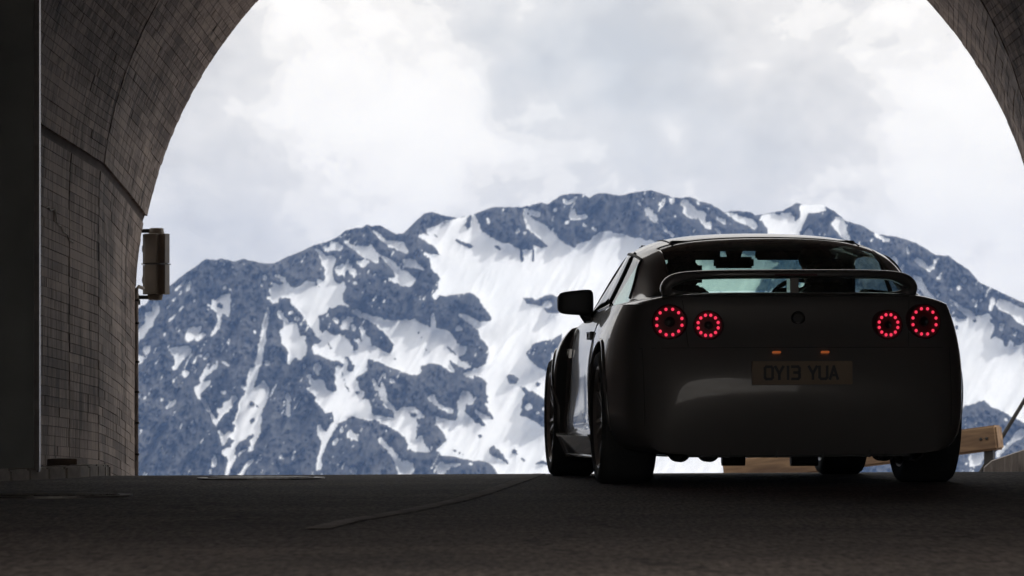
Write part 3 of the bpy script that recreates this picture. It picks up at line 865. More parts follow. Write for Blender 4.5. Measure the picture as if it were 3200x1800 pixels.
dot(9, R_, (1970,585,26), (1770,1200,24), (1450,1050,16))
dot(9, S_, (1890,790,28), (1970,845,18), (2030,800,20), (1370,1300,18))
# --- right ridge
sn(8, S_, [(640,560),(690,580),(750,580),(740,620),(670,650),(690,770),(810,720),(840,680),(1000,690),(1080,640),(1150,690),(1150,966),(600,966),(600,580)], [(180,220),(250,250),(340,200),(310,240),(270,290),(220,300)], [(920,230),(970,240),(1000,310),(960,290)], [(1010,320),(1060,310),(1120,370),(1145,460),(1100,460),(1030,390)], [(1150,470),(1200,500),(1330,600),(1290,620),(1220,560)], [(1240,220),(1320,230),(1320,270),(1260,270)],
   [(1380,230),(1440,240),(1530,340),(1600,360),(1640,400),(1610,420),(1620,470),(1680,450),(1680,530),(1630,520),(1550,430),(1500,440),(1400,380),(1390,350),(1420,330),(1370,290)], [(1700,520),(1740,530),(1810,610),(1770,610)], [(1820,370),(1890,370),(2020,410),(2100,450),(2150,500),(2130,550),(2050,500),(1950,460)], [(1720,400),(1830,450),(1830,490),(1730,450)], [(1520,260),(1570,270),(1570,300),(1530,300)], [(1620,290),(1670,320),(1660,345)],
   [(2200,400),(2350,370),(2500,390),(2520,460),(2530,600),(2280,600),(2270,540),(2150,430)])
sn(10, S_, [(0,340),(100,300),(200,310),(225,360),(210,400),(270,330),(255,240),(300,230),(450,225),(480,290),(420,300),(330,310),(280,400),(250,515),(0,500)], [(270,510),(330,430),(360,440),(370,490),(420,530),(280,530)], [(520,400),(560,330),(640,370),(660,480),(685,550),(640,550)])
sn(7, S_, [(90,90),(180,130),(290,160),(280,195),(210,195),(120,130)], [(475,260),(500,245),(520,330),(485,335)], [(285,400),(330,370),(385,430),(370,475),(320,455)], [(560,390),(620,390),(690,440),(740,490),(830,380),(850,380),(800,490),(750,550),(720,530),(640,480),(580,430)], [(545,590),(590,590),(660,620),(700,720),(820,850),(800,890),(740,850),(620,740)], [(960,850),(1000,860),(1100,930),(1240,1020),(1250,1060),(1150,1040),(1050,950)],
   [(1430,820),(1470,830),(1480,900),(1440,1000),(1410,970)], [(1490,920),(1520,840),(1580,860),(1680,900),(1740,930),(1900,1000),(1900,1200),(1750,1120),(1650,1020),(1550,980)], [(1540,1130),(1590,1130),(1570,1210),(1535,1200)], [(860,1080),(1030,1050),(1100,1080),(1200,1060),(1290,1050),(1400,1010),(1450,1060),(1420,1090),(1470,1150),(1450,1240),(1400,1330),(1500,1270),(1560,1320),(1600,1400),(1650,1320),(1690,1330),(1700,1390),(1811,1350),(2000,1330),(2000,1449),(860,1449)])
dot(7, S_, (445,475,24), (415,520,20), (850,615,22), (1135,640,28), (1070,720,26), (1240,858,18))
dot(7, R_, (1045,1165,22), (1255,1095,26))
sn(0, S_, [(2900, 1085), (3260, 1085), (3260, 1345), (3200, 1322), (3169, 1305), (3144, 1291), (3099, 1268), (3072, 1250), (3010, 1270), (2997, 1305), (2900, 1320)])
sn(11, S_, [(1030,1130),(1030,1030),(1150,940),(1260,830),(1300,740),(1380,690),(1500,660),(1500,760),(1300,890),(1180,1000),(1060,1110)], [(610,1080),(700,1030),(860,1010),(870,1080),(810,1200),(620,1260)])
dot(11, S_, (1175,540,30))

STEP = 3.2
pxs = np.arange(-700, 3900 + STEP, STEP)
fin = (pxs > 330) & (pxs < 3260)
pxs = np.concatenate([pxs[~fin & (pxs < 1000)][::6], pxs[fin], pxs[~fin & (pxs > 1000)][::6]])
rx_, ry_ = zip(*RIDGE)
rid = np.interp(pxs, rx_, ry_) + 2.2 * vnoise(pxs / 9.0, pxs * 0, 5, 3)
NR = 340
BOT = 1900.0
vv = np.linspace(0, 1, NR)
PX = np.repeat(pxs[None, :], NR, 0)
PY = BOT + (rid[None, :] - BOT) * vv[:, None]
# snow mask
jx = PX + 5.0 * vnoise(PX / 22, PY / 22, 21, 4, 0.6) + 3.0 * vnoise(PX / 7, PY / 7, 22, 2)
jy = PY + 5.0 * vnoise(PX / 22, PY / 22, 57, 4, 0.6) + 3.0 * vnoise(PX / 7, PY / 7, 58, 2)
snow = np.clip((vnoise(PX / 70, PY / 110, 9, 5) + 0.02) * 8, 0, 1)
cutl = PY + 45 * vnoise(PX / 40, PY / 200, 91, 3)
inview = (PX > 400) & (PX < 3260) & (cutl < 1525)
snow[inview] = 0
low = (cutl >= 1525)
snow[low] = np.clip((vnoise(PX[low] / 60 + PY[low] / 90, PY[low] / 120, 33, 5) + 0.05 - 0.35 * np.clip((1640 - PY[low]) / 120, 0, 1)) * 8, 0, 1)
for kind, q in P:
    x0, y0 = q.min(0); x1, y1 = q.max(0)
    c0, c1 = np.searchsorted(pxs, [x0 - 6, x1 + 6])
    if c1 <= c0:
        continue
    sx, sy = jx[:, c0:c1], jy[:, c0:c1]
    sub = (sy > y0 - 1) & (sy < y1 + 1)
    inside = np.zeros(sx.shape, bool)
    xa, ya = q[-1]
    for xb, yb in q:
        if ya != yb:
            cr = ((ya > sy) != (yb > sy)) & (sx < (xb - xa) * (sy - ya) / (yb - ya) + xa)
            inside ^= cr
        xa, ya = xb, yb
    snow[:, c0:c1][inside & sub] = kind
# rock islands in the part of the snowfield behind the car
hx, hy = (PX - 2380) / 560, (PY - 1130) / 330
core = np.clip((1 - hx * hx - hy * hy) * 3, 0, 1)
isl = vnoise(PX / 75 + PY / 110, PY / 95, 31, 5) * core > 0.16
snow[isl] = 0
# ragged, dissolving edges along the fall line
def blur(a_, n_):
    for _ in range(n_):
        sp = np.pad(a_, 1, mode='edge')
        a_ = (sp[1:-1, 1:-1] + sp[:-2, 1:-1] + sp[2:, 1:-1] + sp[1:-1, :-2] + sp[1:-1, 2:]) / 5
    return a_
fine = 0.6 * vnoise((PX + 0.45 * PY) / 9, (PY - 0.45 * PX) / 22, 61, 4, 0.65) + 0.55 * vnoise(PX / 6, PY / 7, 62, 3, 0.6)
fleck = 0.75 * (vnoise((PX + 0.5 * PY) / 8, (PY - 0.5 * PX) / 34, 71, 3, 0.6) > 0.52) * (vnoise(PX / 90, PY / 90, 72, 3) > 0.05)
snow = np.clip((blur(snow, 1) + 0.30 * fine + fleck - 0.48) * 5 + 0.5, 0, 1)
sb = snow.copy()
for _ in range(5):
    sp = np.pad(sb, 1, mode='edge')
    sb = (sp[1:-1, 1:-1] + sp[:-2, 1:-1] + sp[2:, 1:-1] + sp[1:-1, :-2] + sp[1:-1, 2:]) / 5
sw = sb.copy()
for _ in range(40):
    sp = np.pad(sw, 1, mode='edge')
    sw = (sp[1:-1, 1:-1] + sp[:-2, 1:-1] + sp[2:, 1:-1] + sp[1:-1, :-2] + sp[1:-1, 2:]) / 5
# the face leans back about 40 degrees, broken by ribs and gullies
rib = 1 - np.abs(vnoise(PX / 150 + PY / 260, PY / 420, 77, 4, 0.55)) * 2
D = 3000 + 430 * (1545 - PY) / 905 - 50 * rib * (1 - 0.75 * sw) * (0.35 + 0.65 * np.sin(np.pi * vv)[:, None] ** 0.5) - np.clip(1 - 1.0 * sb - 0.35 * sw, 0.03, 1) * (21 * (1 - 2 * np.abs(vnoise((PX + 0.45 * PY) / 46, (PY - 0.45 * PX) / 90, 13, 5, 0.62))) + 8 * vnoise(PX / 9, PY / 11, 15, 3, 0.6))
X = (PX - 1600) / 12000 * D
Z = CAMZ + (1302 - PY) / 12000 * D
Y = D
# foot of the slope into the valley and the far side behind the ridge
def row(dy, dz, src):
    return X[src] , Y[src] + dy, Z[src] + dz
feet = [(-900, -100.0), (-400, -60.0), (-120, -22.0)]
rowsX = [X[0] for _ in feet] + list(X) + [X[-1]] * 3
rowsY = [Y[0] + a for a, b in feet] + list(Y) + [Y[-1] + 60, Y[-1] + 300, Y[-1] + 900]
rowsZ = [Z[0] + b for a, b in feet] + list(Z) + [Z[-1] - 30, Z[-1] - 160, np.full_like(Z[-1], -258)]
rowsS = [snow[0]] * 3 + list(snow) + [snow[-1]] * 3
XX, YY, ZZ, SS = (np.array(a) for a in (rowsX, rowsY, rowsZ, rowsS))
nr, nc = XX.shape
co = np.stack([XX, YY, ZZ], -1).reshape(-1, 3)
idx = np.arange(nr * nc).reshape(nr, nc)
quads = np.stack([idx[:-1, :-1], idx[:-1, 1:], idx[1:, 1:], idx[1:, :-1]], -1).reshape(-1, 4)
me = bpy.data.meshes.new("mountain")
me.vertices.add(len(co)); me.vertices.foreach_set("co", co.astype(np.float32).ravel())
me.loops.add(quads.size); me.loops.foreach_set("vertex_index", quads.astype(np.int32).ravel())
me.polygons.add(len(quads))
me.polygons.foreach_set("loop_start", np.arange(0, quads.size, 4, dtype=np.int32))
me.polygons.foreach_set("loop_total", np.full(len(quads), 4, np.int32))
me.update(calc_edges=True)
me.polygons.foreach_set("use_smooth", np.ones(len(quads), bool))
at = me.attributes.new("snow", 'FLOAT', 'POINT')
at.data.foreach_set("value", SS.astype(np.float32).ravel())
M_MTN, n, l, p = new_mat("rock_and_snow")
p.inputs["Roughness"].default_value = 0.9
p.inputs["Specular IOR Level"].default_value = 0.1
geo = n.new("ShaderNodeNewGeometry")
an = n.new("ShaderNodeAttribute"); an.attribute_name = "snow"
nz = n.new("ShaderNodeTexNoise"); nz.inputs["Scale"].default_value = 0.03; nz.inputs["Detail"].default_value = 8; nz.inputs["Roughness"].default_value = 0.75
rmp = n.new("ShaderNodeMapping"); rmp.inputs["Scale"].default_value = (1.0, 0.6, 0.5); rmp.inputs["Rotation"].default_value = (0, math.radians(-24), 0)
l.new(geo.outputs["Position"], rmp.inputs[0]); l.new(rmp.outputs[0], nz.inputs["Vector"])
rk = n.new("ShaderNodeValToRGB")
rk.color_ramp.elements[0].position = 0.33; rk.color_ramp.elements[0].color = (0.030, 0.034, 0.040, 1)
rk.color_ramp.elements[1].position = 0.68; rk.color_ramp.elements[1].color = (0.135, 0.135, 0.135, 1)
l.new(nz.outputs[0], rk.inputs[0])
sm = n.new("ShaderNodeMapRange"); sm.inputs[1].default_value = 0.34; sm.inputs[2].default_value = 0.66
l.new(an.outputs["Fac"], sm.inputs[0])
sc = n.new("ShaderNodeValToRGB")
sc.color_ramp.elements[0].position = 0.25; sc.color_ramp.elements[0].color = (0.74, 0.76, 0.78, 1)
sc.color_ramp.elements[1].position = 0.6; sc.color_ramp.elements[1].color = (0.86, 0.87, 0.88, 1)
nz2 = n.new("ShaderNodeTexNoise"); nz2.inputs["Scale"].default_value = 0.012; nz2.inputs["Detail"].default_value = 6
l.new(geo.outputs["Position"], nz2.inputs["Vector"])
l.new(nz2.outputs[0], sc.inputs[0])
mx = n.new("ShaderNodeMixRGB")
l.new(sm.outputs[0], mx.inputs[0]); l.new(rk.outputs[0], mx.inputs[1]); l.new(sc.outputs[0], mx.inputs[2])
l.new(mx.outputs[0], p.inputs["Base Color"])
me.materials.append(M_MTN)
mtn = link(bpy.data.objects.new("mountain", me))
mtn["kind"] = "structure"

# ---- haze: one closed box of even, pale blue air
M_HAZE = bpy.data.materials.new("haze_air")
M_HAZE.use_nodes = True
n, l = M_HAZE.node_tree.nodes, M_HAZE.node_tree.links
n.clear()
ho = n.new("ShaderNodeOutputMaterial")
hv = n.new("ShaderNodeVolumePrincipled")
hv.inputs["Color"].default_value = (0.28, 0.45, 0.86, 1)
hv.inputs["Density"].default_value = 1.0e-4
hv.inputs["Anisotropy"].default_value = 0.0
l.new(hv.outputs[0], ho.inputs["Volume"])
bm = bmesh.new()
box(bm, -5200, 5200, -400, 5200, -264, 262)
hz = bm_obj("haze", bm, M_HAZE)
hz["kind"] = "stuff"

# ================================================================== CAR
CAR_X, CAR_Y, CAR_YAW = 1.39, 20.37, math.radians(4.6)
car = thing("sports_car", "dark grey sports coupe with rear wing and four glowing red ring tail lights", "car",
            (CAR_X, CAR_Y, road_z(CAR_X, CAR_Y)), (0, -0.0045, CAR_YAW))

# half profiles, front to rear: y and ten (x, z) points from deck centre round to floor centre
ST = [
 (3.60, [(0,.62),(.40,.61),(.62,.58),(.74,.54),(.80,.48),(.83,.42),(.83,.32),(.80,.18),(.60,.15),(0,.15)]),
 (3.25, [(0,.78),(.40,.775),(.66,.76),(.80,.73),(.88,.64),(.925,.52),(.925,.36),(.89,.18),(.65,.14),(0,.14)]),
 (2.80, [(0,.86),(.42,.86),(.70,.862),(.845,.850),(.915,.765),(.955,.60),(.958,.40),(.93,.17),(.65,.13),(0,.13)]),
 (2.44, [(0,.90),(.42,.90),(.70,.89),(.845,.875),(.918,.79),(.958,.60),(.958,.40),(.93,.17),(.65,.13),(0,.13)]),
 (2.40, [(0,.905),(.42,.905),(.70,.89),(.842,.876),(.915,.79),(.952,.60),(.952,.40),(.928,.18),(.65,.13),(0,.13)]),
 (2.35, [(0,.91),(.42,.91),(.70,.895),(.815,.882),(.855,.79),(.868,.60),(.875,.40),(.915,.19),(.65,.13),(0,.13)]),
 (2.28, [(0,.92),(.42,.92),(.70,.90),(.812,.888),(.855,.79),(.868,.60),(.875,.40),(.915,.19),(.65,.13),(0,.13)]),
 (1.95, [(0,.94),(.42,.94),(.68,.935),(.805,.915),(.868,.80),(.885,.60),(.885,.42),(.915,.19),(.65,.13),(0,.13)]),
 (1.30, [(0,.90),(.42,.90),(.70,.935),(.818,.93),(.880,.82),(.900,.62),(.892,.42),(.915,.19),(.65,.13),(0,.13)]),
 (0.75, [(0,.90),(.42,.90),(.70,.945),(.818,.945),(.885,.83),(.905,.62),(.895,.42),(.918,.19),(.65,.13),(0,.13)]),
 (0.45, [(0,.92),(.42,.93),(.70,.96),(.825,.955),(.905,.84),(.945,.62),(.945,.42),(.925,.19),(.65,.13),(0,.13)]),
 (0.00, [(0,.95),(.42,.955),(.70,.980),(.858,.94),(.912,.82),(.952,.64),(.962,.45),(.94,.18),(.65,.13),(0,.13)]),
 (-.40, [(0,.985),(.42,.985),(.70,.988),(.855,.936),(.905,.81),(.940,.64),(.945,.45),(.915,.18),(.65,.145),(0,.145)]),
 (-.62, [(0,.990),(.42,.990),(.67,.985),(.812,.932),(.858,.80),(.882,.63),(.888,.45),(.872,.168),(.65,.15),(0,.15)]),
]
REAR = [(0,-.81,.985),(.42,-.805,.985),(.63,-.785,.972),(.770,-.755,.920),(.812,-.77,.80),(.832,-.84,.64),(.840,-.875,.45),(.832,-.88,.168),(.62,-.885,.150),(0,-.89,.150)]
V, F = [], []
rings = []
for y, pr in ST:
    rg = []
    for x, z in pr:
        rg.append((x, y, z))
    rings.append(rg)
rings.append([tuple(q) for q in REAR])
NP = 10
ids = []
for rg in rings:
    row_ = []
    for k in range(NP):                       # right side 0..9
        V.append(rg[k]); row_.append(len(V) - 1)
    for k in range(NP - 2, 0, -1):            # left side 8..1
        V.append((-rg[k][0], rg[k][1], rg[k][2])); row_.append(len(V) - 1)
    ids.append(row_)
M = len(ids[0])
MI = []
for i in range(len(ids) - 1):
    for k in range(M):
        F.append((ids[i][k], ids[i][(k + 1) % M], ids[i + 1][(k + 1) % M], ids[i + 1][k]))
        kk = k if k < NP - 1 else M - 1 - k
        MI.append(1 if (i in (4,) and kk in (3, 4, 5, 6)) or kk >= 8 else 0)
def Lk(r, k):
    return r[M - k] if 0 < k < NP - 1 else r[k]
def cap(r, inner):
    """close a ring with a 5-column grid; inner = {k: (y_center, y_side)}"""
    global V, F, MI
    rows = [[Lk(r, 2), Lk(r, 1), r[0], r[1], r[2]]]
    for k in (3, 4, 5, 6):
        xk, yk, zk = V[r[k]]
        yc, ysd = inner[k]
        mid = []
        for fx, yy in ((-0.58, ysd), (0, yc), (0.58, ysd)):
            V.append((xk * fx, yy, zk)); mid.append(len(V) - 1)
        rows.append([Lk(r, k)] + mid + [r[k]])
    rows.append([Lk(r, 7), Lk(r, 8), r[9], r[8], r[7]])
    for a, b in zip(rows, rows[1:]):
        for c in range(4):
            F.append((a[c], a[c + 1], b[c + 1], b[c])); MI.append(0)
cap(ids[-1], {3: (-.835, -.825), 4: (-.86, -.845), 5: (-.962, -.938), 6: (-1.005, -.985)})
cap(ids[0], {3: (3.70, 3.68), 4: (3.74, 3.70), 5: (3.76, 3.72), 6: (3.77, 3.72)})
body = mesh_obj("body", V, F, [M_PAINT, M_BLACK], car, smooth=True, midx=MI)
bm = bmesh.new(); bm.from_mesh(body.data)
bmesh.ops.recalc_face_normals(bm, faces=bm.faces[:])
cl = bm.edges.layers.float.new("crease_edge")
for e in bm.edges:
    a, b = e.verts
    if abs(a.co.y - b.co.y) > 0.02 and abs(abs(a.co.x) - 0.83) < 0.05 and a.co.z > 0.84:
        e[cl] = 0.62
    if max(a.co.z, b.co.z) < .2 and max(a.co.y, b.co.y) < -.8:
        e[cl] = 0.8
bm.to_mesh(body.data); bm.free()
md = body.modifiers.new("s", 'SUBSURF'); md.levels = 2; md.render_levels = 2
freeze(body)
# wheel arches cut out of the body
TR, TF_ = 0.353, 0.353
WH = [(-1, 0.0, 0.285, TR), (1, 0.0, 0.285, TR), (-1, 2.78, 0.262, TF_), (1, 2.78, 0.262, TF_)]
cutters = []
for sx, wy, tw, tr in WH:
    bm = bmesh.new()
    pr = [(0.388, sx * 0.60), (0.388, sx * 1.10)]
    lathe(bm, pr, 48, 'X', Matrix.Translation((0, wy, tr + 0.012)))
    c = bm_obj("cut", bm, [M_PAINT, M_BLACK], car)
    c.data.polygons.foreach_set("material_index", [1] * len(c.data.polygons))
    b = body.modifiers.new("b", 'BOOLEAN'); b.operation = 'DIFFERENCE'; b.solver = 'EXACT'; b.object = c
    cutters.append(c)
bpy.context.view_layer.update()
freeze(body)
for c in cutters:
    bpy.data.objects.remove(c)
body.data.polygons.foreach_set("use_smooth", [True] * len(body.data.polygons))
body.data.set_sharp_from_angle(angle=math.radians(35))
BV = BVHTree.FromPolygons([v.co for v in body.data.vertices], [tuple(p_.vertices) for p_ in body.data.polygons])
def rear_y(x, z):
    h = BV.ray_cast(Vector((x, -3, z)), Vector((0, 1, 0)))
    return h[0].y if h[0] else -0.95
def flank_x(sx, y, z):
    h = BV.ray_cast(Vector((sx * 2, y, z)), Vector((-sx, 0, 0)))
    return h[0].x if h[0] else sx * 0.9

# arch lips
for sx, wy, tw, tr in WH:
    bm = bmesh.new()
    pts, n_ = [], 0
    for k in range(33):
        a = math.radians(-12 + 204 * k / 32)
        y, z = wy + 0.392 * math.cos(a), tr + 0.012 + 0.392 * math.sin(a)
        if z < 0.2:
            continue
        h = BV.ray_cast(Vector((sx * 2, wy + 0.402 * math.cos(a), tr + 0.012 + 0.402 * math.sin(a))), Vector((-sx, 0, 0)))
        if h[0] is None or abs(h[0].x) < 0.7:
            continue
        pts.append((h[0].x + sx * 0.001, y, z))
    tube(bm, pts, 0.011, 8)
    bm_obj("arch_lip", bm, M_PAINT, car, smooth=True)

# wheels
tyre_prof = lambda w, r: [(r - 0.085, -w * .46), (r - 0.045, -w * .515), (r - 0.018, -w * .49), (r, -w * .40), (r + .003, -w * .2), (r + .004, 0), (r + .003, w * .2), (r, w * .40), (r - 0.018, w * .49), (r - 0.045, w * .515), (r - 0.085, w * .46)]
def wheel(sx, wy, tw, tr):
    w = bpy.data.objects.new("wheel", None); w.empty_display_size = 0.1
    link(w, car)
    xc = sx * (0.945 - tw / 2)
    w.location = (xc, wy, tr - 0.003)
    bm = bmesh.new(); lathe(bm, tyre_prof(tw, tr), 48, 'X')
    bmesh.ops.delete(bm, geom=[f for f in bm.faces if len(f.verts) > 4], context='FACES')
    bm_obj("tyre", bm, M_RUBBER, w, smooth=True)
    bm = bmesh.new()
    ro = tr - 0.084
    lathe(bm, [(ro - .02, -tw * .40), (ro, -tw * .47), (ro + .004, -tw * .44), (ro - .004, 0), (ro + .004, tw * .44), (ro, tw * .47), (ro - .02, tw * .40), (ro - .03, 0), ], 40, 'X')
    bm.faces.ensure_lookup_table()
    bmesh.ops.delete(bm, geom=[f for f in bm.faces if len(f.verts) > 4], context='FACES')
    bm_obj("rim", bm, M_RIM, w, smooth=True)
    for k in range(14):
        a = 2 * math.pi * (k // 2) / 7 + (0.13 if k % 2 else -0.13)
        bm = bmesh.new()
        L0, L1 = 0.05, ro - 0.012
        vs = box(bm, -0.016, 0.016, -0.011, 0.011, L0, L1)
        for v in vs:
            f = (v.co.z - L0) / (L1 - L0)
            v.co.x += sx * (tw * (0.36 + 0.07 * f) - 0.02)
            v.co.y *= 1.2 - 0.35 * f
        bmesh.ops.rotate(bm, verts=bm.verts[:], cent=(0, 0, 0), matrix=Matrix.Rotation(a, 3, 'X'))
        bm_obj("spoke", bm, M_RIM, w, bevel=0.004, seg=1)
    bm = bmesh.new(); lathe(bm, [(0.055, sx * tw * .30), (0.055, sx * tw * .38), (0.03, sx * tw * .40)], 20, 'X')
    bm_obj("hub_cap", bm, M_RIM, w, smooth=False)
    bm = bmesh.new(); lathe(bm, [(0.185, sx * 0.01), (0.185, sx * 0.04)], 36, 'X')
    bm_obj("brake_disc", bm, M_STEEL_DK, w)
for a in WH:
    wheel(*a)

# greenhouse grid: rows front to back, columns centre to belt
G = [
 [(0,2.25,.955),(.28,2.22,.955),(.55,2.13,.953),(.70,2.04,.95),(.765,1.97,.945),(.778,1.955,.94),(.79,1.94,.935)],
 [(0,1.82,1.165),(.25,1.80,1.163),(.48,1.74,1.155),(.62,1.65,1.14),(.705,1.58,1.112),(.755,1.60,1.02),(.80,1.60,.925)],
 [(0,1.38,1.345),(.22,1.37,1.342),(.42,1.33,1.330),(.545,1.27,1.306),(.640,1.20,1.262),(.725,1.20,1.09),(.806,1.20,.930)],
 [(0,.95,1.378),(.24,.95,1.372),(.435,.90,1.352),(.565,.90,1.318),(.672,.90,1.256),(.745,.85,1.09),(.812,.80,.940)],
 [(0,.24,1.325),(.24,.24,1.320),(.435,.25,1.303),(.572,.26,1.270),(.686,.24,1.207),(.722,.11,1.08),(.772,.0,.958)],
 [(0,-.16,1.192),(.26,-.16,1.187),(.46,-.15,1.172),(.59,-.09,1.160),(.668,-.08,1.118),(.705,-.14,1.04),(.745,-.22,.962)],
 [(0,-.58,1.0),(.28,-.57,1.0),(.50,-.55,.996),(.62,-.52,.99),(.675,-.46,.982),(.705,-.45,.97),(.735,-.44,.955)],
]
V, F, MI = [], [], []
gi = []
for r in G:
    row_ = []
    for j in range(6, 0, -1):
        x, y, z = r[j]; V.append((-x, y, z)); row_.append(len(V) - 1)
    for j in range(7):
        V.append(r[j]); row_.append(len(V) - 1)
    gi.append(row_)
for i in range(6):
    for c in range(12):
        j = c - 6 if c >= 6 else 5 - c
        F.append((gi[i][c], gi[i + 1][c], gi[i + 1][c + 1], gi[i][c + 1]))
        if i < 2 and j < 3: mi = 1                      # windscreen
        elif i >= 4 and j < 3: mi = 2                   # rear window
        elif i <= 2 and j >= 4: mi = 3                  # door glass
        elif i == 3 and j >= 4: mi = 4                  # quarter glass
        else: mi = 0
        MI.append(mi)
gh = mesh_obj("greenhouse", V, F, [M_PAINT, M_GLASS, M_GLASS_R, M_GLASS_S, M_GLASS_S], car, smooth=True, midx=MI)
bm = bmesh.new(); bm.from_mesh(gh.data); bmesh.ops.recalc_face_normals(bm, faces=bm.faces[:])
cl = bm.edges.layers.float.new("crease_edge")
for e in bm.edges:
    if len(e.link_faces) == 2 and {f.material_index for f in e.link_faces} in ({0, 3}, {0, 4}):
        e[cl] = 0.5
bm.to_mesh(gh.data); bm.free()
md = gh.modifiers.new("s", 'SUBSURF'); md.levels = 3; md.render_levels = 3
md.boundary_smooth = 'PRESERVE_CORNERS'
freeze(gh)
src = gh.data
allv = [v.co.copy() for v in src.vertices]
def pick(name, mi, mat, side=0, thick=0.0, parent=None):
    use, vs, fs = {}, [], []
    for p_ in src.polygons:
        if p_.material_index != mi:
            continue
        if side and p_.center.x * side < 0:
            continue
        f = []
        for v in p_.vertices:
            if v not in use:
                use[v] = len(vs); vs.append(allv[v])
            f.append(use[v])
        fs.append(f)
    o = mesh_obj(name, vs, fs, mat, parent or car, smooth=True)
    if thick:
        m_ = o.modifiers.new("t", 'SOLIDIFY'); m_.thickness = thick; m_.offset = -1
        freeze(o)
    return o
roof = pick("roof", 0, M_PAINT, 0, 0.022)
pick("windscreen", 1, M_GLASS)
rw = pick("rear_window", 2, M_GLASS_R)
for s_ in (-1, 1):
    pick("door_window", 3, M_GLASS_S, s_)
    pick("quarter_window", 4, M_GLASS_S, s_)
bpy.data.objects.remove(gh)
GV = BVHTree.FromPolygons([tuple(v) for v in allv], [tuple(p_.vertices) for p_ in src.polygons])
def on_gh(x, y, z):
    return GV.find_nearest(Vector((x, y, z)))[0]
# dark weather strips round the side glass and the seams of the roof
for s_ in (-1, 1):
    path = [G[0][4], G[1][4], G[2][4], G[3][4], G[4][4], G[4][5], G[4][6]]
    pts = []
    for a, b in zip(path, path[1:]):
        for k in range(5):
            q = Vector(a).lerp(Vector(b), k / 5)
            pts.append(on_gh(s_ * q.x, q.y, q.z))
    bm = bmesh.new(); tube(bm, pts, 0.009, 6)
    bm_obj("window_seal", bm, M_BLACK, car, smooth=True)
    path = [G[2][5], G[3][5]]
    a, b = Vector((s_ * .66, .62, 1.24)), Vector((s_ * .80, .78, .95))
    bm = bmesh.new(); tube(bm, [on_gh(*(a.lerp(b, k / 8))) for k in range(9)], 0.012, 6)
    bm_obj("window_pillar", bm, M_BLACK, car, smooth=True)
    a, b = Vector((s_ * .80, 1.92, .945)), Vector((s_ * .815, .3, .962))
    bm = bmesh.new(); tube(bm, [Vector((flank_x(s_, 1.92 - 1.6 * k / 12, .925) - s_ * 0.022, 1.92 - 1.6 * k / 12, .938 + .016 * k / 12)) for k in range(13)], 0.010, 6)
    bm_obj("belt_moulding", bm, M_CHROME, car, smooth=True)
    bm = bmesh.new(); tube(bm, [on_gh(s_ * (.50 + 0.02 * k / 9), 1.2 - 0.95 * k / 9, 1.34) for k in range(10)], 0.005, 6)
    bm_obj("roof_seam", bm, M_BLACK, roof, smooth=True)

# cabin: seats, dashboard, mirror, steering wheel
bm = bmesh.new(); box(bm, -.70, .70, 1.72, 2.02, .86, .985)
bm_obj("dashboard", bm, M_INT, car, bevel=0.03)
for sx in (-1, 1):
    st = bpy.data.objects.new("seat", None); link(st, car); st.location = (sx * .40, .78, .80)
    bm = bmesh.new()
    prof = [(-.21, 0), (-.22, .12), (-.19, .20), (-.12, .25), (-.10, .27), (.10, .27), (.12, .25), (.19, .20), (.22, .12), (.21, 0)]
    vf = [bm.verts.new((x, -.06 - z * .25, z)) for x, z in prof]
    vb = [bm.verts.new((x, .07 - z * .25, z)) for x, z in prof]
    bm.faces.new(vf); bm.faces.new(vb[::-1])
    for k in range(len(prof)):
        bm.faces.new((vf[k], vb[k], vb[(k + 1) % len(prof)], vf[(k + 1) % len(prof)]))
    bm_obj("backrest", bm, M_INT, st, bevel=0.02)
    bm = bmesh.new(); box(bm, -.26, .26, 0.0, .50, -.06, .06)
    bm_obj("cushion", bm, M_INT, st, bevel=0.03)
    bm = bmesh.new(); box(bm, -.11, .11, -.06, .05, .25, .415, Matrix.Translation((0, -.07, 0)))
    bm_obj("headrest", bm, M_INT, st, bevel=0.035, seg=3)
for x0, x1 in ((-.56, -.10), (.10, .56)):
    bm = bmesh.new(); box(bm, x0, x1, 1.335, 1.36, 1.235, 1.318)
    bm_obj("sun_visor", bm, M_INT, car, bevel=0.010)
bm = bmesh.new(); box(bm, -.50, .50, .35, 1.34, 1.285, 1.300)
bm_obj("headliner", bm, M_INT, car, bevel=0.006)
bm = bmesh.new(); box(bm, -.115, .115, 1.50, 1.53, 1.195, 1.26)
mr = bm_obj("cabin_mirror", bm, M_INT, car, bevel=0.012)
bm = bmesh.new(); tube(bm, [(0, 1.52, 1.24), (0, 1.50, 1.325)], [0.035, 0.06], 10)
bm_obj("mirror_stem", bm, M_INT, mr)
bm = bmesh.new()
cw, nrm = Vector((.37, 1.42, .96)), Matrix.Translation((.37, 1.42, .96)) @ Matrix.Rotation(math.radians(68), 4, 'X')
pts = [nrm @ Vector((.18 * math.cos(2 * math.pi * k / 28), .18 * math.sin(2 * math.pi * k / 28), 0)) for k in range(29)]
tube(bm, pts, 0.014, 8, False)
sw = bm_obj("steering_wheel", bm, M_INT, car, smooth=True)

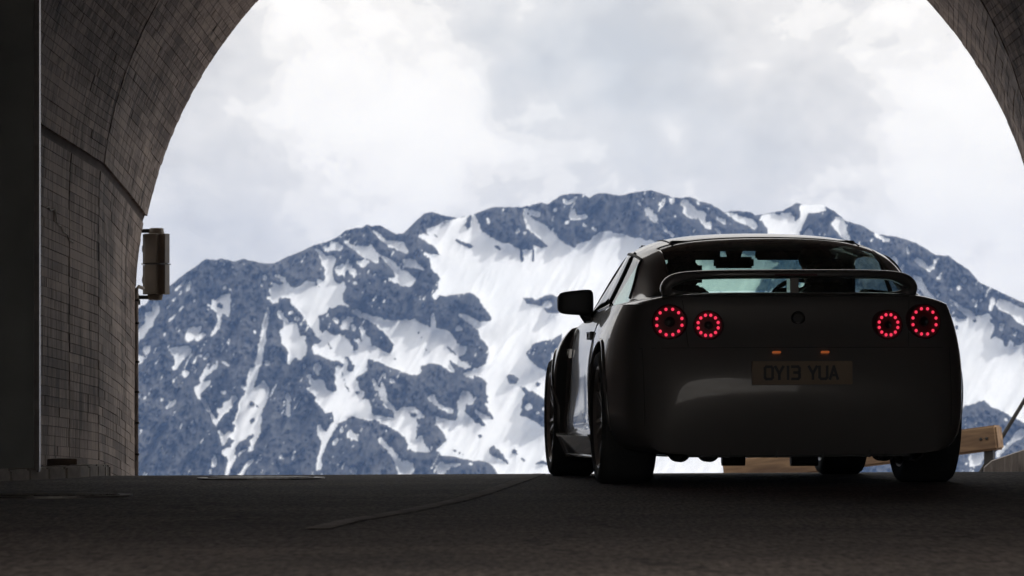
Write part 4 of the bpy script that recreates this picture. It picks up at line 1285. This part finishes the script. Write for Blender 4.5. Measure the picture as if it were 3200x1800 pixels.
# door mirrors
for sx in (-1, 1):
    dmr = bpy.data.objects.new("door_mirror", None); link(dmr, car); dmr.location = (sx * .80, 1.84, .93)
    bm = bmesh.new()
    box(bm, -.028, .178, -.066, .095, -.004, .166)
    for v in bm.verts:
        if v.co.x > .08:
            v.co.z += -.022 if v.co.z > .1 else .014
            v.co.y *= .85
        if v.co.y > 0:
            v.co.z = .08 + (v.co.z - .08) * .75
    for v in bm.verts: v.co.x *= sx
    mh = bm_obj("mirror_housing", bm, M_BLACK, dmr, smooth=True)
    cr_ = mh.data.attributes.new("crease_edge", 'FLOAT', 'EDGE')
    cr_.data.foreach_set("value", [0.40] * len(mh.data.edges))
    m_ = mh.modifiers.new("s", 'SUBSURF'); m_.levels = 3; m_.render_levels = 3
    freeze(mh)
    bm = bmesh.new(); box(bm, .045, .105, -.0510, -.0490, .055, .105)
    for v in bm.verts: v.co.x *= sx
    bm_obj("mirror_glass", bm, plain("mirror_glass", (.05, .05, .05), .3, 0.0), dmr, bevel=0.001)
    bm = bmesh.new(); tube(bm, [(sx * -.02, .01, -.035), (sx * .02, .0, .012), (sx * .04, .0, .04)], [.036, .032, .026], 10)
    bm_obj("mirror_arm", bm, M_BLACK, dmr, smooth=True)

# rear wing: blade that folds down at its ends and returns to the deck
WY = -.67
path = [(-.36, .955), (-.47, .966), (-.56, .973), (-.615, .984), (-.642, 1.005), (-.632, 1.032), (-.590, 1.056), (-.53, 1.072), (-.40, 1.076), (0, 1.076)]
path = path + [(-x, z) for x, z in path[-2::-1]]
sec = [(-.105, .0), (-.10, .012), (-.03, .019), (.06, .014), (.11, .0), (.06, -.010), (-.03, -.013), (-.10, -.010)]
bm = bmesh.new()
rg_ = []
for i, (x, z) in enumerate(path):
    a, b = path[max(0, i - 1)], path[min(len(path) - 1, i + 1)]
    tx, tz = b[0] - a[0], b[1] - a[1]
    L = math.hypot(tx, tz); nx_, nz_ = -tz / L, tx / L
    low = abs(x) > .3 and z < 1.0
    ch = 0.62 if low else 1.0
    th = 2.3 if .98 < z < 1.06 else (1.7 if low else 1.65)
    fw = max(0.0, min(1.0, (abs(x) - .42) / .2)); fw = .15 * fw * fw * (3 - 2 * fw)
    rg_.append([bm.verts.new((x + nx_ * t * th, WY + fw + c * ch, z + nz_ * t * th)) for c, t in sec])
for i in range(len(rg_) - 1):
    for k in range(8):
        bm.faces.new((rg_[i][k], rg_[i][(k + 1) % 8], rg_[i + 1][(k + 1) % 8], rg_[i + 1][k]))
bm.faces.new(rg_[0]); bm.faces.new(rg_[-1][::-1])
wing = bm_obj("rear_wing", bm, M_PAINT, car, smooth=True)
md = wing.modifiers.new("s", 'SUBSURF'); md.levels = 2; md.render_levels = 2
freeze(wing)
bm = bmesh.new(); box(bm, -.022, .022, WY - .07, WY + .06, .96, 1.075)
bm_obj("wing_post", bm, M_PAINT, wing, bevel=0.008)
bm = bmesh.new(); box(bm, -.11, .11, WY - .118, WY - .106, 1.068, 1.078)
bm_obj("brake_light", bm, M_LEDOFF, wing, bevel=0.002)

# tail lights: four rings of twelve lamps
led_bm = bmesh.new()
bmesh.ops.create_uvsphere(led_bm, u_segments=10, v_segments=6, radius=0.0084)
for v in led_bm.verts: v.co.y *= 0.45
led_me = bpy.data.meshes.new("lamp_bead"); led_bm.to_mesh(led_me); led_bm.free(); led_me.materials.append(M_LED)
for sx in (-1, 1):
    for x, z, r in ((.655, .833, .0665), (.462, .815, .0525)):
        y = rear_y(sx * x, z)
        y = min(y, rear_y(sx * (x - r), z) + .0, rear_y(sx * x, z - r), rear_y(sx * x, z + r)) - 0.004
        y2 = rear_y(sx * (x + r * .8), z)
        tl = bpy.data.objects.new("tail_light", None); link(tl, car)
        tl.location = (sx * x, y, z)
        tl.rotation_euler = (0, 0, math.atan2(max(0, (y2 - y) * .35), r) * sx)
        bm = bmesh.new(); lathe(bm, [(r + .024, .05), (r + .024, -.004), (r + .019, -.010), (r + .014, -.004), (r + .012, .006), (.005, .010)], 36, 'Y')
        bm_obj("bowl", bm, M_LEDOFF, tl, smooth=False)
        bm = bmesh.new(); tube(bm, [((r + .019) * math.cos(q), -.008, (r + .019) * math.sin(q)) for q in [2 * math.pi * k / 36 for k in range(37)]], .0030, 6, False)
        bm_obj("bezel", bm, M_STEEL_DK, tl, smooth=True)
        bm = bmesh.new(); lathe(bm, [(r * .42, .008), (r * .36, .001), (r * .12, .006)], 20, 'Y')
        bm_obj("reflector", bm, M_STEEL_DK, tl)
        for k in range(12):
            a = math.radians(15 + 30 * k)
            o = link(bpy.data.objects.new("lamp_bead", led_me), tl)
            o.location = (r * math.cos(a), -.002, r * math.sin(a))

# number plate and its lamps
pz0, pz1 = .512, .630
py_ = min(rear_y(x, z) for x in (-.26, 0, .26) for z in (pz0, pz1)) - 0.012
pl = bpy.data.objects.new("number_plate", None); link(pl, car); pl.location = (0, py_, (pz0 + pz1) / 2)
bm = bmesh.new(); box(bm, -.255, .255, -.004, .03, -.059, .059)
bm_obj("plate", bm, M_PLATE, pl, bevel=0.003)
GL = {  # strokes on a 5 x 7.9 cell
 'O': [(0,.9,0,7.0),(.9,0,4.1,0),(5,.9,5,7.0),(.9,7.9,4.1,7.9),(0,.9,.9,0),(4.1,0,5,.9),(0,7.0,.9,7.9),(4.1,7.9,5,7.0)],
 'Y': [(2.5,0,2.5,3.4),(2.5,3.4,0,7.9),(2.5,3.4,5,7.9)],
 '1': [(2.5,0,2.5,7.9)],
 '3': [(0.2,0,4,0),(4,0,5,1),(5,1,5,3.1),(5,3.1,4,4.1),(1.6,4.1,4,4.1),(4,4.1,5,5),(5,5,5,6.9),(5,6.9,4,7.9),(.2,7.9,4,7.9)],
 'U': [(0,7.9,0,1),(0,1,1,0),(1,0,4,0),(4,0,5,1),(5,1,5,7.9)],
 'A': [(0,0,2.5,7.9),(5,0,2.5,7.9),(1,2.4,4,2.4)],
}
xx = -.192
for ch in "OY13 YUA":
    if ch == ' ':
        xx += .034; continue
    bm = bmesh.new()
    sc_ = .0078
    for x0, z0, x1, z1 in GL[ch]:
        a, b = Vector((x0 * sc_, 0, (z0 - 3.95) * sc_)), Vector((x1 * sc_, 0, (z1 - 3.95) * sc_))
        d = b - a
        q = math.atan2(d.z, d.x)
        L = d.length
        box(bm, -.0055, L + .0055, -.002, .0015, -.0068, .0068, Matrix.Translation(a) @ Matrix.Rotation(-q, 4, 'Y'))
    o = bm_obj("character", bm, M_BLACK, pl)
    o.location = (xx + (-.0195 + .0105 if ch == '1' else 0), -.0058, 0)
    xx += .030 if ch == '1' else .0535
for sx in (-1, 1):
    bm = bmesh.new(); box(bm, -.022, .022, -.010, .010, -.0035, .0035)
    o = bm_obj("plate_lamp", bm, M_PLATE_L, car, bevel=0.003)
    o.location = (sx * .124, rear_y(sx * .124, .676) - .010, .676)
    o.rotation_euler = (math.radians(-25), 0, 0)

# diffuser, exhausts, side skirts, small trim
bm = bmesh.new(); box(bm, -.58, .58, -.875, -.60, .146, .19)
bm_obj("diffuser", bm, M_BLACK, car, bevel=0.01)
for x in (-.36, -.12, .12, .36):
    bm = bmesh.new(); box(bm, x - .006, x + .006, -.895, -.65, .142, .215)
    bm_obj("diffuser_fin", bm, M_BLACK, car, bevel=0.003)
for x in (-.60, -.45, .45, .60):
    bm = bmesh.new(); y = -.80
    lathe(bm, [(.042, y + .12), (.042, y - .015), (.050, y - .020), (.052, y - .01), (.052, y + .12)], 24, 'Y', Matrix.Translation((x, 0, .172)))
    bm_obj("exhaust_tip", bm, M_STEEL_DK, car, smooth=False)
for x0, x1, z in ((-.34, -.22, .128), (.02, .16, .125)):
    bm = bmesh.new(); tube(bm, [(x0, -.45, z), (x1, -.45, z)], .032, 12)
    bm_obj("silencer", bm, M_STEEL_DK, car, smooth=False)
for sx in (-1, 1):
    bm = bmesh.new()
    vs = box(bm, .86, .935, .46, 2.33, .125, .248)
    for v in bm.verts: v.co.x = sx * (v.co.x - (.055 if v.co.z < .2 and v.co.x > .9 else 0))
    bm_obj("side_skirt", bm, M_PAINT, car, bevel=0.012)
    fx = abs(flank_x(sx, 2.31, .74))
    bm = bmesh.new(); box(bm, fx - .02, fx + .014, 2.26, 2.36, .705, .745)
    for v in bm.verts: v.co.x *= sx
    bm_obj("side_badge", bm, M_CHROME, car, bevel=0.006)
    bm = bmesh.new(); fx = abs(flank_x(sx, .86, .80)); box(bm, fx - .012, fx + .012, .78, .96, .785, .815)
    for v in bm.verts: v.co.x *= sx
    bm_obj("door_handle", bm, M_STEEL_DK, car, bevel=0.006)
    for yy in (0.66, 2.12):
        pts = [Vector((flank_x(sx, yy, z_) + sx * .0005, yy, z_)) for z_ in [.26 + .06 * k for k in range(11)]]
        bm = bmesh.new(); tube(bm, pts, .0035, 5)
        bm_obj("door_seam", bm, M_BLACK, car)
# bumper seam and trunk line
for z_, half in ((.70, .80), (.962, .585)):
    pts = [Vector((x, rear_y(x, z_) - .0004, z_)) for x in np.linspace(-half, half, 25)]
    bm = bmesh.new(); tube(bm, pts, .002, 5)
    bm_obj("panel_seam", bm, M_BLACK, car)
for sx in (-1, 1):
    for x0, z0, x1, z1 in ((.585, .965, .565, .705), (.79, .70, .785, .30)):
        pts = [Vector((sx * (x0 + (x1 - x0) * k / 10), rear_y(sx * (x0 + (x1 - x0) * k / 10), z0 + (z1 - z0) * k / 10) - .0004, z0 + (z1 - z0) * k / 10)) for k in range(11)]
        bm = bmesh.new(); tube(bm, pts, .0022, 5)
        bm_obj("shut_line", bm, M_BLACK, car)
bm = bmesh.new(); y = rear_y(0, .85)
lathe(bm, [(.036, y + .01), (.036, y - .006), (.030, y - .010), (.024, y - .006)], 24, 'Y', Matrix.Translation((0, 0, .85)))
bm_obj("badge", bm, M_STEEL_DK, car, smooth=False)

# ------------------------------------------------------------------ driver
drv = thing("person", "driver in dark clothing sitting at the wheel, seen through the rear window", "person",
            (CAR_X, CAR_Y, road_z(CAR_X, CAR_Y)), (0, -0.0045, CAR_YAW))
M_CLOTH = plain("dark_jacket", (.035, .033, .036), .85, noise=0.3)
M_SKIN = plain("skin", (.42, .26, .19), .55)
M_HAIR = plain("dark_hair", (.025, .018, .014), .6, bump=0.5, nscale=80)
nodes = [((.37, .95, .62), .15), ((.37, .93, .80), .15), ((.37, .90, .98), .145), ((.37, .89, 1.06), .075), ((.37, .90, 1.10), .058), ((.37, .92, 1.15), .075), ((.37, .925, 1.22), .088), ((.37, .92, 1.27), .07),
         ((.19, .92, 1.00), .075), ((.15, 1.10, .86), .052), ((.21, 1.33, .97), .038), ((.23, 1.39, 1.0), .035),
         ((.55, .92, 1.00), .075), ((.60, 1.10, .86), .052), ((.53, 1.33, .97), .038), ((.51, 1.39, 1.0), .035),
         ((.28, 1.30, .66), .09), ((.46, 1.30, .66), .09)]
edges = [(0, 1), (1, 2), (2, 3), (3, 4), (4, 5), (5, 6), (6, 7), (2, 8), (8, 9), (9, 10), (10, 11), (2, 12), (12, 13), (13, 14), (14, 15), (0, 16), (0, 17)]
me = bpy.data.meshes.new("body")
me.from_pydata([a for a, b in nodes], edges, [])
pb = link(bpy.data.objects.new("body", me), drv)
md = pb.modifiers.new("k", 'SKIN')
for i, (a, r) in enumerate(nodes):
    me.skin_vertices[0].data[i].radius = (r, r)
me.skin_vertices[0].data[0].use_root = True
md2 = pb.modifiers.new("s", 'SUBSURF'); md2.levels = 2; md2.render_levels = 2
freeze(pb)
pb.data.materials.clear(); pb.data.materials.append(M_CLOTH); pb.data.materials.append(M_SKIN)
for f in pb.data.polygons:
    c = f.center
    f.material_index = 1 if (c.z > 1.085 and abs(c.x - .37) < .12) or c.y > 1.36 and c.z > .9 else 0
    f.use_smooth = True
bm = bmesh.new(); bmesh.ops.create_icosphere(bm, subdivisions=3, radius=1)
for v in bm.verts:
    nn_ = v.co.normalized()
    k = 1 + .05 * math.sin(11 * nn_.x + 3) * math.sin(9 * nn_.y) + .04 * math.sin(17 * nn_.z + 5 * nn_.x)
    v.co = Vector((.37 + .093 * nn_.x * k, .905 + .098 * nn_.y * k, 1.225 + .078 * nn_.z * k))
bmesh.ops.delete(bm, geom=[f for f in bm.faces if f.calc_center_median().y > .955 and f.calc_center_median().z < 1.255], context='FACES')
bm_obj("hair", bm, M_HAIR, drv, smooth=True)
